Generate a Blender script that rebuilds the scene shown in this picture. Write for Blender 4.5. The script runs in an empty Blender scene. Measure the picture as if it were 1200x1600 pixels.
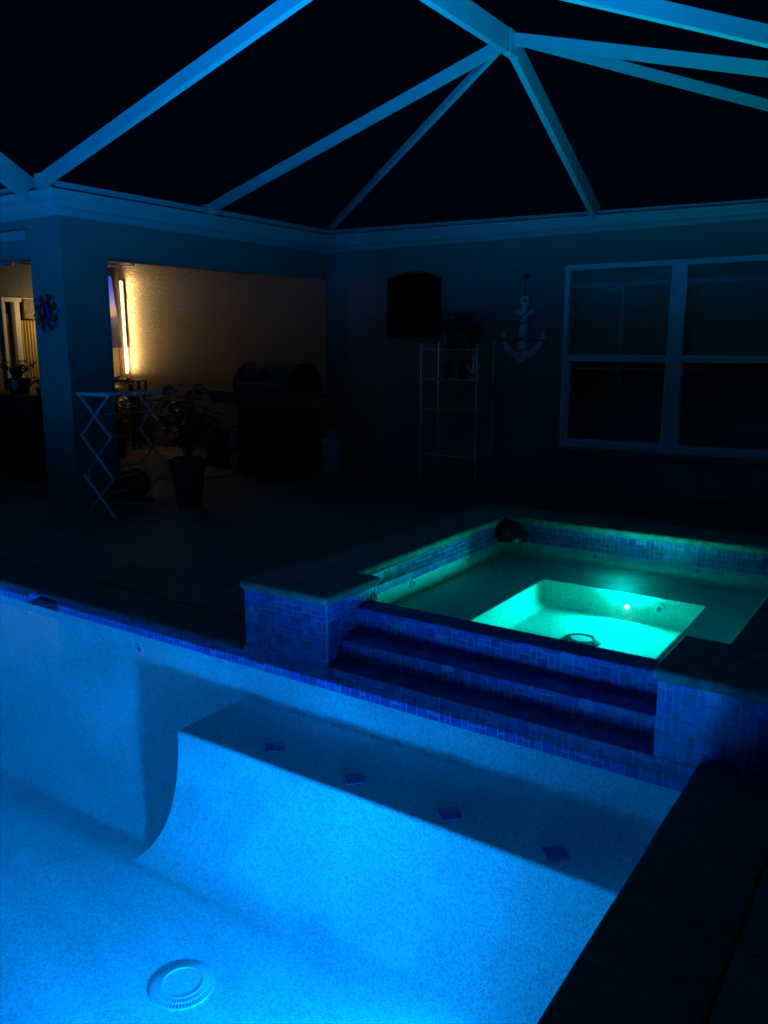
import bpy, bmesh, math, random
from mathutils import Vector, Matrix
S = bpy.context.scene
C = S.collection
R = math.radians

# ------------------------------------------------------------------ camera
cam_d = bpy.data.cameras.new('camera'); cam = bpy.data.objects.new('camera', cam_d); C.objects.link(cam)
S.camera = cam
FPX = 1299.0
cam_d.sensor_fit = 'VERTICAL'; cam_d.sensor_height = 24.0; cam_d.lens = FPX / 1600 * 24.0
cam_d.clip_start = 0.05; cam_d.clip_end = 500
cam.location = (0, 0, 1.5)
cam.rotation_euler = (R(90 - 11.4032), 0, R(34.18294))
S.render.resolution_x, S.render.resolution_y = 768, 1024

# ------------------------------------------------------------------ world: night sky
W = bpy.data.worlds.new('World'); S.world = W; W.use_nodes = True
bg = W.node_tree.nodes['Background']; bg.inputs[0].default_value = (0.02, 0.22, 1.0, 1); bg.inputs[1].default_value = 0.0032

# ------------------------------------------------------------------ lamps of the place and added fill lamps
def lamp(name, kind, loc, color, watts, rot=(0, 0, 0), size=0.1, spread=180, sx=None):
    d = bpy.data.lights.new(name, kind); d.color = color; d.energy = watts
    if kind == 'AREA':
        d.shape = 'DISK'; d.size = size; d.spread = R(spread)
    else:
        d.shadow_soft_size = size
    o = bpy.data.objects.new(name, d); C.objects.link(o); o.location = loc; o.rotation_euler = rot
    return o
def beam(o, lo, hi, axis, up=1.0, power=1.3, low=0.0, steepness=0.0, mottle=0.0, gain=1.0, round_=.15, expo=1.9):
    """luminaire beam profile (like an IES file). Below the elevation lo the full beam; above it what leaves through
    the water, which grows with the elevation; sideways it follows the cosine from the lamp's own axis"""
    d = o.data; d.use_nodes = True; t = d.node_tree; em = t.nodes['Emission']
    def node(kind, **kw):
        x = t.nodes.new(kind)
        for k, v in kw.items(): setattr(x, k, v)
        return x
    def math_(op, a, b, clamp=False):
        x = node('ShaderNodeMath', operation=op); x.use_clamp = clamp
        for i, v in enumerate((a, b)):
            if hasattr(v, 'links'): t.links.new(v, x.inputs[i])
            else: x.inputs[i].default_value = v
        return x.outputs[0]
    g = node('ShaderNodeNewGeometry'); sx = node('ShaderNodeSeparateXYZ'); t.links.new(g.outputs['Incoming'], sx.inputs[0])
    dt = node('ShaderNodeVectorMath', operation='DOT_PRODUCT'); t.links.new(g.outputs['Incoming'], dt.inputs[0]); dt.inputs[1].default_value = axis
    mr = node('ShaderNodeMapRange'); mr.interpolation_type = 'SMOOTHSTEP'
    mr.inputs[1].default_value = math.sin(R(lo)); mr.inputs[2].default_value = math.sin(R(hi)); mr.inputs[3].default_value = 1; mr.inputs[4].default_value = low
    t.links.new(sx.outputs[2], mr.inputs[0])
    cs = math_('MAXIMUM', dt.outputs['Value'], 0.0)
    steep = math_('ADD', math_('MULTIPLY', math_('MINIMUM', sx.outputs[2], 0.0), steepness), 1.0, True)   # narrower towards the floor
    down = math_('MULTIPLY', math_('MULTIPLY', mr.outputs[0], math_('POWER', cs, power)), steep)
    upz = math_('MULTIPLY', math_('POWER', math_('MAXIMUM', sx.outputs[2], 0.0), expo), up)
    upp = math_('MULTIPLY', upz, math_('ADD', math_('MULTIPLY', cs, 1 - round_), round_))
    if mottle:      # light broken up by the slightly uneven water and lens
        nz = node('ShaderNodeTexNoise'); nz.inputs['Scale'].default_value = 9; nz.inputs['Detail'].default_value = 3; nz.inputs['Distortion'].default_value = 1.5
        t.links.new(g.outputs['Incoming'], nz.inputs['Vector'])
        down = math_('MULTIPLY', down, math_('ADD', math_('MULTIPLY', math_('SUBTRACT', nz.outputs[0], .5), mottle * 3), 1.0))
    down = math_('MULTIPLY', down, gain)
    t.links.new(math_('ADD', down, upp), em.inputs['Strength'])
BLUE = (0.0, 0.24, 1.0)
beam(lamp('pool_and_fill_lamp', 'POINT', (-0.70, 1.30, -0.37), BLUE, 720, size=0.065), 8.6, 9.6, (-1, 0, 0), 50, 3.2, 0, .55, .65, expo=4, round_=.05)  # the pool's own lamp on the right wall
beam(lamp('pool_and_fill_lamp', 'POINT', (-6.8, 2.84, -0.40), BLUE, 420, size=0.06), 3.2, 6, (.35, -.94, 0), 31, 1.0, gain=.12, round_=.3)  # added out of view on the far wall, mainly lights beams and gutters
beam(lamp('pool_and_fill_lamp', 'POINT', (-9.38, -1.2, -0.40), BLUE, 620, size=0.06), 3, 5, (1, 0, 0), 5)  # added unseen fill from the left end, lifts the floor and shaded bench end
beam(lamp('spa_lamp', 'POINT', (-1.475, 4.665, -0.022), (0.0, 0.92, 0.86), 41, size=0.055), 18, 34, (0, -1, 0), 17, .5, round_=.4, expo=3.4)
def shade(o, lo, hi, dim):
    d = o.data; d.use_nodes = True; t = d.node_tree
    g = t.nodes.new('ShaderNodeNewGeometry'); sx = t.nodes.new('ShaderNodeSeparateXYZ'); t.links.new(g.outputs['Incoming'], sx.inputs[0])
    mr = t.nodes.new('ShaderNodeMapRange'); mr.interpolation_type = 'SMOOTHSTEP'; t.links.new(sx.outputs[2], mr.inputs[0])
    mr.inputs[1].default_value = math.sin(R(lo)); mr.inputs[2].default_value = math.sin(R(hi)); mr.inputs[3].default_value = dim; mr.inputs[4].default_value = 1
    t.links.new(mr.outputs[0], t.nodes['Emission'].inputs['Strength'])
WARM = (1.0, 0.66, 0.27)
st = lamp('corner_lamp', 'AREA', (-10.36, 8.31, 1.74), WARM, 23, size=.05)
st.data.shape = 'RECTANGLE'; st.data.size = .05; st.data.size_y = 1.35
c_, s_ = math.cos(R(68)), math.sin(R(68))
st.rotation_euler = Matrix(((s_, 0, -c_), (-c_, 0, -s_), (0, 1, 0))).to_euler()
shade(st, -13, -2, .01)
beam(lamp('door_fill', 'POINT', (-10.12, 7.35, 1.9), WARM, 17, size=0.04), 80, 89, (-.98, -.2, 0), 0, 1.0)  # added lamp hidden behind the column, brightens the door trim

S.view_settings.view_transform = 'Standard'; S.view_settings.look = 'None'
S.view_settings.exposure = 0.22; S.view_settings.gamma = 1.0
S.render.engine = 'CYCLES'
S.cycles.use_denoising = True
S.cycles.max_bounces = 10; S.cycles.diffuse_bounces = 6; S.cycles.glossy_bounces = 4; S.cycles.transparent_max_bounces = 12
S.cycles.volume_bounces = 2
S.cycles.sample_clamp_indirect = 4.0
S.cycles.caustics_reflective = False; S.cycles.caustics_refractive = False

# ------------------------------------------------------------------ materials
class N:
    def __init__(s, name):
        s.m = bpy.data.materials.new(name); s.m.use_nodes = True
        s.t = s.m.node_tree; s.b = s.t.nodes['Principled BSDF']
    def n(s, typ, **kw):
        x = s.t.nodes.new(typ)
        for k, v in kw.items(): setattr(x, k, v)
        return x
    def l(s, a, b): s.t.links.new(a, b)
    def coord(s): return s.n('ShaderNodeTexCoord').outputs['Object']
    def noise(s, scale, detail=3, rough=0.5, vec=None):
        x = s.n('ShaderNodeTexNoise'); x.inputs['Scale'].default_value = scale; x.inputs['Detail'].default_value = detail
        x.inputs['Roughness'].default_value = rough; s.l(vec or s.coord(), x.inputs['Vector']); return x
    def ramp(s, fac, stops):
        x = s.n('ShaderNodeValToRGB'); e = x.color_ramp.elements
        while len(e) < len(stops): e.new(0.5)
        for el, (p, c) in zip(e, stops): el.position = p; el.color = (*c, 1)
        s.l(fac, x.inputs[0]); return x.outputs[0]
    def bump(s, h, strength, dist, prev=None):
        x = s.n('ShaderNodeBump'); x.inputs['Strength'].default_value = strength; x.inputs['Distance'].default_value = dist
        s.l(h, x.inputs['Height'])
        if prev: s.l(prev, x.inputs['Normal'])
        s.l(x.outputs[0], s.b.inputs['Normal']); return x.outputs[0]
    def mix(s, a, b, fac, mode='MIX'):
        x = s.n('ShaderNodeMix'); x.data_type = 'RGBA'; x.blend_type = mode
        for sock, v in ((x.inputs[0], fac), (x.inputs[6], a), (x.inputs[7], b)):
            if hasattr(v, 'links'): s.l(v, sock)
            elif isinstance(v, tuple): sock.default_value = (*v, 1)
            else: sock.default_value = v
        return x.outputs[2]

def simple(name, col, rough=0.5, metal=0.0, var=0.25, scale=12, bump=0.0, bscale=60, bdist=0.002, spec=0.5):
    k = N(name); c2 = tuple(min(1, v * (1 - var)) for v in col)
    nz = k.noise(scale, 4)
    k.l(k.ramp(nz.outputs[0], [(0.35, c2), (0.65, col)]), k.b.inputs['Base Color'])
    k.b.inputs['Roughness'].default_value = rough; k.b.inputs['Metallic'].default_value = metal
    k.b.inputs['Specular IOR Level'].default_value = spec
    if bump: k.bump(k.noise(bscale, 3).outputs[0], bump, bdist)
    return k.m

def plaster(name, col):
    k = N(name)
    v = k.n('ShaderNodeTexVoronoi'); v.inputs['Scale'].default_value = 150; k.l(k.coord(), v.inputs['Vector'])
    a = k.ramp(v.outputs['Color'], [(0.15, tuple(x * .66 for x in col)), (0.45, tuple(x * .95 for x in col)), (0.9, tuple(min(1, x * 1.18) for x in col))])
    nz = k.noise(300, 2)
    a = k.mix(a, k.ramp(nz.outputs[0], [(0.35, (.62, .62, .62)), (0.62, (1.1, 1.1, 1.1))]), 0.8, 'MULTIPLY')
    big = k.noise(1.7, 4, .6)
    a = k.mix(a, k.ramp(big.outputs[0], [(0.3, (.86, .88, .9)), (0.7, (1, 1, 1))]), 1.0, 'MULTIPLY')
    k.l(a, k.b.inputs['Base Color']); k.b.inputs['Roughness'].default_value = 0.8
    k.bump(v.outputs['Distance'], 0.35, 0.002)
    return k.m

def stucco(name, col, bscale, bdist, strength=1.0):
    k = N(name)
    nz = k.noise(2.2, 5)
    k.l(k.ramp(nz.outputs[0], [(0.3, tuple(x * .88 for x in col)), (0.7, col)]), k.b.inputs['Base Color'])
    k.b.inputs['Roughness'].default_value = 0.85
    a = k.noise(bscale, 5, 0.62)
    h = k.ramp(a.outputs[0], [(0.38, (0, 0, 0)), (0.62, (1, 1, 1))])
    k.bump(h, strength, bdist)
    return k.m

def pavers(name):
    k = N(name)
    mp = k.n('ShaderNodeMapping'); k.l(k.coord(), mp.inputs[0]); mp.inputs['Rotation'].default_value = (0, 0, 0)
    br = k.n('ShaderNodeTexBrick'); k.l(mp.outputs[0], br.inputs['Vector'])
    br.inputs['Scale'].default_value = 1.0; br.inputs['Brick Width'].default_value = .61; br.inputs['Row Height'].default_value = .405
    br.inputs['Mortar Size'].default_value = .006; br.inputs['Mortar Smooth'].default_value = .3; br.inputs['Bias'].default_value = 0
    br.inputs['Color1'].default_value = (.17, .15, .125, 1); br.inputs['Color2'].default_value = (.23, .20, .165, 1); br.inputs['Mortar'].default_value = (.05, .045, .04, 1)
    nz = k.noise(9, 6, .65)
    c = k.mix(br.outputs['Color'], k.ramp(nz.outputs[0], [(0.3, (.65, .62, .6)), (0.7, (1.1, 1.1, 1.1))]), 0.8, 'MULTIPLY')
    k.l(c, k.b.inputs['Base Color']); k.b.inputs['Roughness'].default_value = .72; k.b.inputs['Specular IOR Level'].default_value = .2
    inv = k.n('ShaderNodeMath', operation='SUBTRACT'); inv.inputs[0].default_value = 1; k.l(br.outputs['Fac'], inv.inputs[1])
    b1 = k.bump(inv.outputs[0], 0.8, 0.006)
    k.bump(k.noise(45, 4).outputs[0], 0.3, 0.003, b1)
    return k.m

def metal_paint(name, col, rough=.4):
    return simple(name, col, rough, 0, .08, 3, .15, 30, .0008)

def tilemat(name, col):
    k = N(name); nz = k.noise(18, 3)
    k.l(k.ramp(nz.outputs[0], [(.3, tuple(x * .6 for x in col)), (.7, tuple(min(1, x * 1.2) for x in col))]), k.b.inputs['Base Color'])
    k.b.inputs['Roughness'].default_value = .3
    k.bump(k.noise(30, 2).outputs[0], .25, .0015)
    return k.m

def glass(name, tint=(1, 1, 1), ior=1.5, rough=0.0, bumpamt=0.0, bscale=3, graze=None):
    # thin clear sheet: straight transmission + Fresnel reflection, the same from either side
    k = N(name); t = k.t; t.nodes.remove(k.b)
    out = t.nodes['Material Output']
    tr = k.n('ShaderNodeBsdfTransparent'); tr.inputs[0].default_value = (*tint, 1)
    gl = k.n('ShaderNodeBsdfGlossy'); gl.inputs['Roughness'].default_value = rough; gl.inputs[0].default_value = (1, 1, 1, 1)
    fr = k.n('ShaderNodeFresnel'); geo = k.n('ShaderNodeNewGeometry')
    mx = k.n('ShaderNodeMix'); mx.data_type = 'FLOAT'; k.l(geo.outputs['Backfacing'], mx.inputs[0])
    mx.inputs[2].default_value = ior; mx.inputs[3].default_value = 1 / ior; k.l(mx.outputs[0], fr.inputs['IOR'])
    if bumpamt:
        bp = k.n('ShaderNodeBump'); bp.inputs['Strength'].default_value = 1; bp.inputs['Distance'].default_value = bumpamt
        k.l(k.noise(bscale, 2).outputs[0], bp.inputs['Height']); k.l(bp.outputs[0], gl.inputs['Normal'])
    fac = fr.outputs[0]
    if graze:
        dp = k.n('ShaderNodeVectorMath', operation='DOT_PRODUCT'); k.l(geo.outputs['Normal'], dp.inputs[0]); k.l(geo.outputs['Incoming'], dp.inputs[1])
        ab = k.n('ShaderNodeMath', operation='ABSOLUTE'); k.l(dp.outputs['Value'], ab.inputs[0])
        mr = k.n('ShaderNodeMapRange'); mr.interpolation_type = 'SMOOTHSTEP'; k.l(ab.outputs[0], mr.inputs[0])
        mr.inputs[1].default_value = math.sin(R(graze[0])); mr.inputs[2].default_value = math.sin(R(graze[1])); mr.inputs[3].default_value = 1; mr.inputs[4].default_value = 0
        mxx = k.n('ShaderNodeMath', operation='MAXIMUM'); k.l(fac, mxx.inputs[0]); k.l(mr.outputs[0], mxx.inputs[1]); fac = mxx.outputs[0]
    ms = k.n('ShaderNodeMixShader'); k.l(fac, ms.inputs[0]); k.l(tr.outputs[0], ms.inputs[1]); k.l(gl.outputs[0], ms.inputs[2])
    k.l(ms.outputs[0], out.inputs['Surface'])
    return k.m

def emit(name, col, strength):
    k = N(name); k.b.inputs['Base Color'].default_value = (*col, 1)
    k.b.inputs['Emission Color'].default_value = (*col, 1); k.b.inputs['Emission Strength'].default_value = strength
    return k.m

M = {}
M['plaster'] = plaster('pool_plaster', (.50, .92, .86))
M['spa_plaster'] = plaster('spa_plaster', (.66, .93, .78))
M['paver'] = pavers('travertine_pavers')
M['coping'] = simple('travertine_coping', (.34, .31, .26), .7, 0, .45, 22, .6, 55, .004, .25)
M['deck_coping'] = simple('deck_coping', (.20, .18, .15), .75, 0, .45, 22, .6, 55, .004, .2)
M['wall'] = stucco('painted_stucco', (.30, .28, .24), 55, .004, .5)
M['lanai_wall'] = stucco('rough_stucco', (.50, .42, .30), 36, .035, 1.0)
M['white'] = metal_paint('white_aluminium', (.43, .46, .42))
M['gutter'] = metal_paint('white_gutter', (.50, .50, .49))
M['wframe'] = metal_paint('window_vinyl', (.92, .92, .90))
M['trim'] = simple('white_trim', (.88, .84, .74), .45, 0, .08)
M['black'] = simple('black_plastic', (.012, .012, .013), .5, 0, .3)
M['fabric'] = simple('black_fabric', (.006, .006, .007), .95, 0, .3, 30, .5, 200, .002, .1)
M['steel'] = simple('brushed_steel', (.30, .31, .32), .42, 1, .15, 40)
M['darksteel'] = simple('dark_steel', (.09, .09, .1), .35, .8, .2, 40)
M['chrome'] = simple('chrome_tube', (.7, .7, .7), .16, 1, .05)
M['grey_plastic'] = simple('grey_plastic', (.32, .30, .28), .45, 0, .1)
M['rackwhite'] = simple('white_painted_wood', (.85, .88, .9), .5, 0, .1)
M['rod'] = simple('grey_rod', (.34, .36, .38), .4, .2, .1)
M['ceramic'] = simple('dark_ceramic', (.03, .028, .03), .3, 0, .3)
M['terracotta'] = simple('pale_pot', (.22, .22, .21), .6, 0, .2)
M['soil'] = simple('potting_soil', (.03, .02, .015), .95, 0, .5, 60, .8, 80, .01)
M['leaf'] = simple('leaf_green', (.035, .08, .03), .4, 0, .45, 14)
M['leaf2'] = simple('leaf_pale_green', (.06, .11, .04), .35, 0, .35, 14)
M['stem'] = simple('plant_stem', (.06, .05, .025), .7, 0, .3)
M['tank'] = simple('tank_enamel', (.5, .52, .52), .35, 0, .12, 8)
M['anchor'] = simple('weathered_white_wood', (.9, .92, .9), .6, 0, .2, 25)
M['rope'] = simple('dark_rope', (.03, .03, .028), .9, 0, .3, 80)
M['sun_green'] = simple('patina_green', (.012, .08, .05), .28, .3, .5, 30)
M['sun_blue'] = simple('glazed_blue', (.02, .05, .45), .2, .3, .35, 25)
M['sun_teal'] = simple('glazed_teal', (.06, .34, .30), .22, .2, .35, 25)
M['grout'] = simple('pale_grout', (.62, .76, .86), .8, 0, .25, 30)
M['t0'] = tilemat('cobalt_tile', (.014, .13, .52)); M['t1'] = tilemat('navy_tile', (.012, .105, .40))
M['t2'] = tilemat('royal_tile', (.018, .155, .60)); M['t3'] = tilemat('denim_tile', (.024, .20, .54)); M['t4'] = tilemat('slate_blue_tile', (.05, .30, .62))
TM = [M['grout'], M['t0'], M['t1'], M['t2'], M['t3'], M['t4']]
M['water'] = glass('pool_water', (.93, .98, 1.0), 1.33, 0.0, .0007, 2.2, (9, 15))
def murk(m, density, col):      # a body of water: faint even scattering below its surface
    t = m.node_tree; v = t.nodes.new('ShaderNodeVolumeScatter'); v.inputs['Density'].default_value = density; v.inputs['Color'].default_value = (*col, 1)
    v.inputs['Anisotropy'].default_value = .3; t.links.new(v.outputs[0], t.nodes['Material Output'].inputs['Volume'])
M['spa_water'] = glass('spa_water', (.93, 1, .98), 1.33, 0.0, .0007, 2.2, (9, 15))
murk(M['water'], .06, (.6, .97, .85)); murk(M['spa_water'], .03, (.6, .97, .85))
M['window_glass'] = glass('window_glass', (.85, .92, .9), 1.23, 0.0, .0004, 1.2)
M['blind'] = simple('roller_blind', (.45, .5, .42), .9, 0, .05)
M['curtain'] = simple('yellow_curtain', (.62, .50, .22), .9, 0, .1)
M['room'] = simple('dark_room', (.55, .58, .52), .9, 0, .2)
M['wood'] = simple('brown_wood', (.16, .08, .035), .5, 0, .5, 7)
M['pale_wood'] = simple('pale_wood', (.55, .42, .26), .55, 0, .2, 6)
M['ceiling'] = simple('lanai_ceiling', (.13, .13, .13), .8, 0, .05)
M['fan'] = simple('fan_blade', (.62, .58, .5), .4, 0, .1)
M['shingle'] = simple('roof_shingle', (.05, .045, .04), .95, 0, .5, 20, 1, 12, .02)
M['grass'] = simple('lawn', (.03, .06, .02), .95, 0, .5, 30, 1, 120, .02)
M['drain'] = simple('white_drain_plastic', (.62, .72, .76), .4, 0, .05)
M['spa_grate'] = simple('grey_grate', (.12, .2, .2), .5, 0, .1)
M['drain_dark'] = simple('drain_slot', (.08, .16, .3), .7, 0, .1)
M['fitting'] = simple('white_fitting', (.8, .84, .84), .35, 0, .05)
M['green_copper'] = simple('plaque_stone', (.40, .55, .52), .5, 0, .3, 40, .5, 60, .003)
M['tube_on'] = emit('glowing_tube', (1.0, .66, .28), 14)
M['bulb'] = emit('spa_light_lens', (.25, 1.0, .97), 5)
M['pool_lens'] = emit('pool_light_lens', (.3, .6, 1.0), 6)

def rugmat():
    k = N('patterned_rug')
    v = k.n('ShaderNodeTexVoronoi'); v.inputs['Scale'].default_value = 9; k.l(k.coord(), v.inputs['Vector'])
    w = k.n('ShaderNodeTexWave'); w.inputs['Scale'].default_value = 3.0; w.inputs['Distortion'].default_value = 2; k.l(k.coord(), w.inputs['Vector'])
    c = k.ramp(v.outputs['Distance'], [(.10, (.10, .05, .03)), (.22, (.42, .30, .18))])
    c = k.mix(c, k.ramp(w.outputs[0], [(.45, (.75, .7, .65)), (.55, (1, 1, 1))]), .7, 'MULTIPLY')
    k.l(c, k.b.inputs['Base Color']); k.b.inputs['Roughness'].default_value = .95; k.bump(k.noise(160, 2).outputs[0], .5, .004)
    return k.m
M['rug'] = rugmat()
def screenmat():
    k = N('television_picture')
    s = k.n('ShaderNodeSeparateXYZ'); k.l(k.coord(), s.inputs[0])
    mr = k.n('ShaderNodeMapRange'); mr.inputs[1].default_value = -.55; mr.inputs[2].default_value = .55; k.l(s.outputs[2], mr.inputs[0])
    nz = k.noise(5, 4); ad = k.n('ShaderNodeMath', operation='MULTIPLY_ADD'); k.l(nz.outputs[0], ad.inputs[0]); ad.inputs[1].default_value = .16; k.l(mr.outputs[0], ad.inputs[2])
    c = k.ramp(ad.outputs[0], [(.30, (.010, .012, .03)), (.40, (.012, .014, .04)), (.44, (.05, .05, .09)), (.50, (.06, .05, .09)), (.53, (.55, .25, .10)), (.62, (.45, .25, .28)), (.75, (.16, .15, .45)), (.98, (.03, .06, .5))])
    k.l(c, k.b.inputs['Emission Color']); k.b.inputs['Emission Strength'].default_value = .9; k.b.inputs['Base Color'].default_value = (.01, .01, .01, 1)
    return k.m
M['screen'] = screenmat()
def paintingmat():
    k = N('door_picture'); nz = k.noise(3.2, 4, .6)
    k.l(k.ramp(nz.outputs[0], [(.3, (.03, .02, .012)), (.45, (.12, .06, .02)), (.58, (.25, .13, .03)), (.7, (.16, .04, .02))]), k.b.inputs['Base Color'])
    return k.m
M['painting'] = paintingmat()

# ------------------------------------------------------------------ mesh helpers
ORG = {}
class MB:
    def __init__(s): s.bm = bmesh.new(); s.mi = 0
    def _f(s, vs, mi=None):
        try:
            f = s.bm.faces.new(vs); f.material_index = s.mi if mi is None else mi; return f
        except ValueError: return None
    def quad(s, a, b, c, d, mi=None):
        return s._f([s.bm.verts.new(p) for p in (a, b, c, d)], mi)
    def box(s, x0, x1, y0, y1, z0, z1, bev=0.0, seg=2, mat=None, mi=None):
        r = bmesh.ops.create_cube(s.bm, size=1.0)
        vs = r['verts']
        m = Matrix.Translation(((x0 + x1) / 2, (y0 + y1) / 2, (z0 + z1) / 2)) @ Matrix.Diagonal((abs(x1 - x0), abs(y1 - y0), abs(z1 - z0), 1))
        if mat is not None: m = mat @ m
        bmesh.ops.transform(s.bm, matrix=m, verts=vs)
        fs = {f for v in vs for f in v.link_faces}
        for f in fs: f.material_index = s.mi if mi is None else mi
        if bev:
            es = {e for f in fs for e in f.edges}
            bmesh.ops.bevel(s.bm, geom=list(es), offset=bev, segments=seg, affect='EDGES', profile=.5, clamp_overlap=True)
        return s
    def tube(s, pts, r, n=10, cap=True, r2=None):
        pts = [Vector(p) for p in pts]; rings = []
        up = Vector((0, 0, 1))
        for i, p in enumerate(pts):
            d = (pts[min(i + 1, len(pts) - 1)] - pts[max(i - 1, 0)]).normalized()
            a = d.cross(up)
            if a.length < .05: a = d.cross(Vector((1, 0, 0)))
            a.normalize(); b = d.cross(a)
            rr = r if r2 is None else r + (r2 - r) * i / (len(pts) - 1)
            rings.append([s.bm.verts.new(p + (a * math.cos(2 * math.pi * k / n) + b * math.sin(2 * math.pi * k / n)) * rr) for k in range(n)])
        for A, B in zip(rings, rings[1:]):
            for k in range(n): s._f([A[k], A[(k + 1) % n], B[(k + 1) % n], B[k]])
        if cap: s._f(rings[0][::-1]); s._f(rings[-1])
        return s
    def lathe(s, prof, c, n=32, mat=None, cap=True):
        mt = mat or Matrix.Identity(4); rings = []
        for r, z in prof:
            rings.append([s.bm.verts.new(mt @ Vector((c[0] + r * math.cos(2 * math.pi * k / n), c[1] + r * math.sin(2 * math.pi * k / n), c[2] + z))) for k in range(n)])
        for A, B in zip(rings, rings[1:]):
            for k in range(n): s._f([A[k], A[(k + 1) % n], B[(k + 1) % n], B[k]])
        if cap: s._f(rings[0][::-1]); s._f(rings[-1])
        return s
    def beam(s, a, b, w, h, up=(0, 0, 1)):
        # rectangular member, top face centred on a-b, w wide, h deep
        a = Vector(a); b = Vector(b); d = (b - a).normalized(); side = d.cross(Vector(up)).normalized(); u = side.cross(d)
        v = []
        for p in (a, b):
            for sx, sz in ((-.5, 0), (.5, 0), (.5, -1), (-.5, -1)):
                v.append(s.bm.verts.new(p + side * w * sx + u * h * sz))
        for q in ((0, 1, 2, 3), (7, 6, 5, 4), (0, 4, 5, 1), (1, 5, 6, 2), (2, 6, 7, 3), (3, 7, 4, 0)): s._f([v[i] for i in q])
        return s
    def prism(s, poly, z0, z1, mat=None):
        mt = mat or Matrix.Identity(4)
        A = [s.bm.verts.new(mt @ Vector((x, y, z0))) for x, y in poly]; B = [s.bm.verts.new(mt @ Vector((x, y, z1))) for x, y in poly]
        n = len(poly); s._f(A[::-1]); s._f(B)
        for k in range(n): s._f([A[k], A[(k + 1) % n], B[(k + 1) % n], B[k]])
        return s
    def leaf(s, base, d, L, w, droop, rng):
        base = Vector(base); d = Vector(d).normalized(); side = d.cross(Vector((0, 0, 1)))
        if side.length < .05: side = Vector((1, 0, 0))
        side.normalize(); side = (side + Vector((0, 0, rng.uniform(-.5, .5)))).normalized()
        pts = []
        for i, (t, ww) in enumerate(((0, .12), (.3, .85), (.6, 1), (.85, .55), (1, .03))):
            p = base + d * L * t + Vector((0, 0, -droop * L * t * t))
            pts.append((s.bm.verts.new(p - side * w * ww * .5), s.bm.verts.new(p + Vector((0, 0, -.06 * w * 4 * ww * .3))), s.bm.verts.new(p + side * w * ww * .5)))
        for A, B in zip(pts, pts[1:]):
            s._f([A[0], A[1], B[1], B[0]]); s._f([A[1], A[2], B[2], B[1]])
    def build(s, name, mat, parent=None, smooth=False, fixn=True):
        if fixn: bmesh.ops.recalc_face_normals(s.bm, faces=s.bm.faces)
        o0 = ORG.get(parent, Vector((0, 0, 0)))
        if o0.length: bmesh.ops.translate(s.bm, verts=s.bm.verts, vec=-o0)
        me = bpy.data.meshes.new(name); s.bm.to_mesh(me); s.bm.free()
        for m in (mat if isinstance(mat, list) else [mat]): me.materials.append(m)
        if smooth:
            for p in me.polygons: p.use_smooth = True
            try: me.set_sharp_from_angle(angle=R(35))
            except Exception: pass
        o = bpy.data.objects.new(name, me); C.objects.link(o)
        if parent is not None: o.parent = parent; ORG[o] = o0
        return o

def thing(name, loc, label, cat, group=None):
    o = bpy.data.objects.new(name, None); C.objects.link(o); o.location = loc; ORG[o] = Vector(loc); o.empty_display_size = .1
    o['label'] = label; o['category'] = cat
    if group: o['group'] = group
    return o
def tag(o, label, cat, group=None):
    o['label'] = label; o['category'] = cat
    if group: o['group'] = group
    return o
def structure(o, label=None, kind='structure'):
    o['kind'] = kind
    if label: o['label'] = label
    return o
def copy_tree(o, parent=None):
    c = o.copy(); C.objects.link(c); c.parent = parent
    for ch in list(o.children): copy_tree(ch, c)
    return c

def mosaic(mb, o, u, v, n, Wd, Ht, seed, unit=.0285, gap=.0025, thick=.0016, back=.012):
    """random blue glass mosaic on a grout bed; o = corner, u/v = axes, n = outward normal"""
    rg = random.Random(seed); o, u, v, n = Vector(o), Vector(u), Vector(v), Vector(n)
    nx = max(1, round(Wd / unit)); ny = max(1, round(Ht / unit)); ux, uy = Wd / nx, Ht / ny
    p = [o, o + u * Wd, o + u * Wd + v * Ht, o + v * Ht]
    A = [mb.bm.verts.new(q) for q in p]; B = [mb.bm.verts.new(q - n * back) for q in p]
    mb._f(A, 0)
    for k in range(4): mb._f([A[k], B[k], B[(k + 1) % 4], A[(k + 1) % 4]], 0)
    used = set()
    for j in range(ny):
        for i in range(nx):
            if (i, j) in used: continue
            opts = [(2, 2)] * 4 + [(2, 1)] * 3 + [(1, 2)] * 3 + [(1, 1)] * 2
            rg.shuffle(opts); opts.append((1, 1))
            for a, b in opts:
                cells = [(i + x, j + y) for x in range(a) for y in range(b)]
                if i + a <= nx and j + b <= ny and not any(c in used for c in cells): break
            used.update(cells)
            mi = rg.choices((1, 2, 3, 4, 5), (5, 4, 4, 1.5, .8))[0]
            x0, x1, y0, y1 = i * ux + gap, (i + a) * ux - gap, j * uy + gap, (j + b) * uy - gap
            tilt = [rg.uniform(-.0003, .0003) for _ in range(4)]
            q = [o + u * x + v * y + n * (thick + tl) for (x, y), tl in zip(((x0, y0), (x1, y0), (x1, y1), (x0, y1)), tilt)]
            T = [mb.bm.verts.new(z) for z in q]; D = [mb.bm.verts.new(o + u * x + v * y) for x, y in ((x0, y0), (x1, y0), (x1, y1), (x0, y1))]
            mb._f(T, mi)
            for k in range(4): mb._f([D[k], D[(k + 1) % 4], T[(k + 1) % 4], T[k]], mi)

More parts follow.
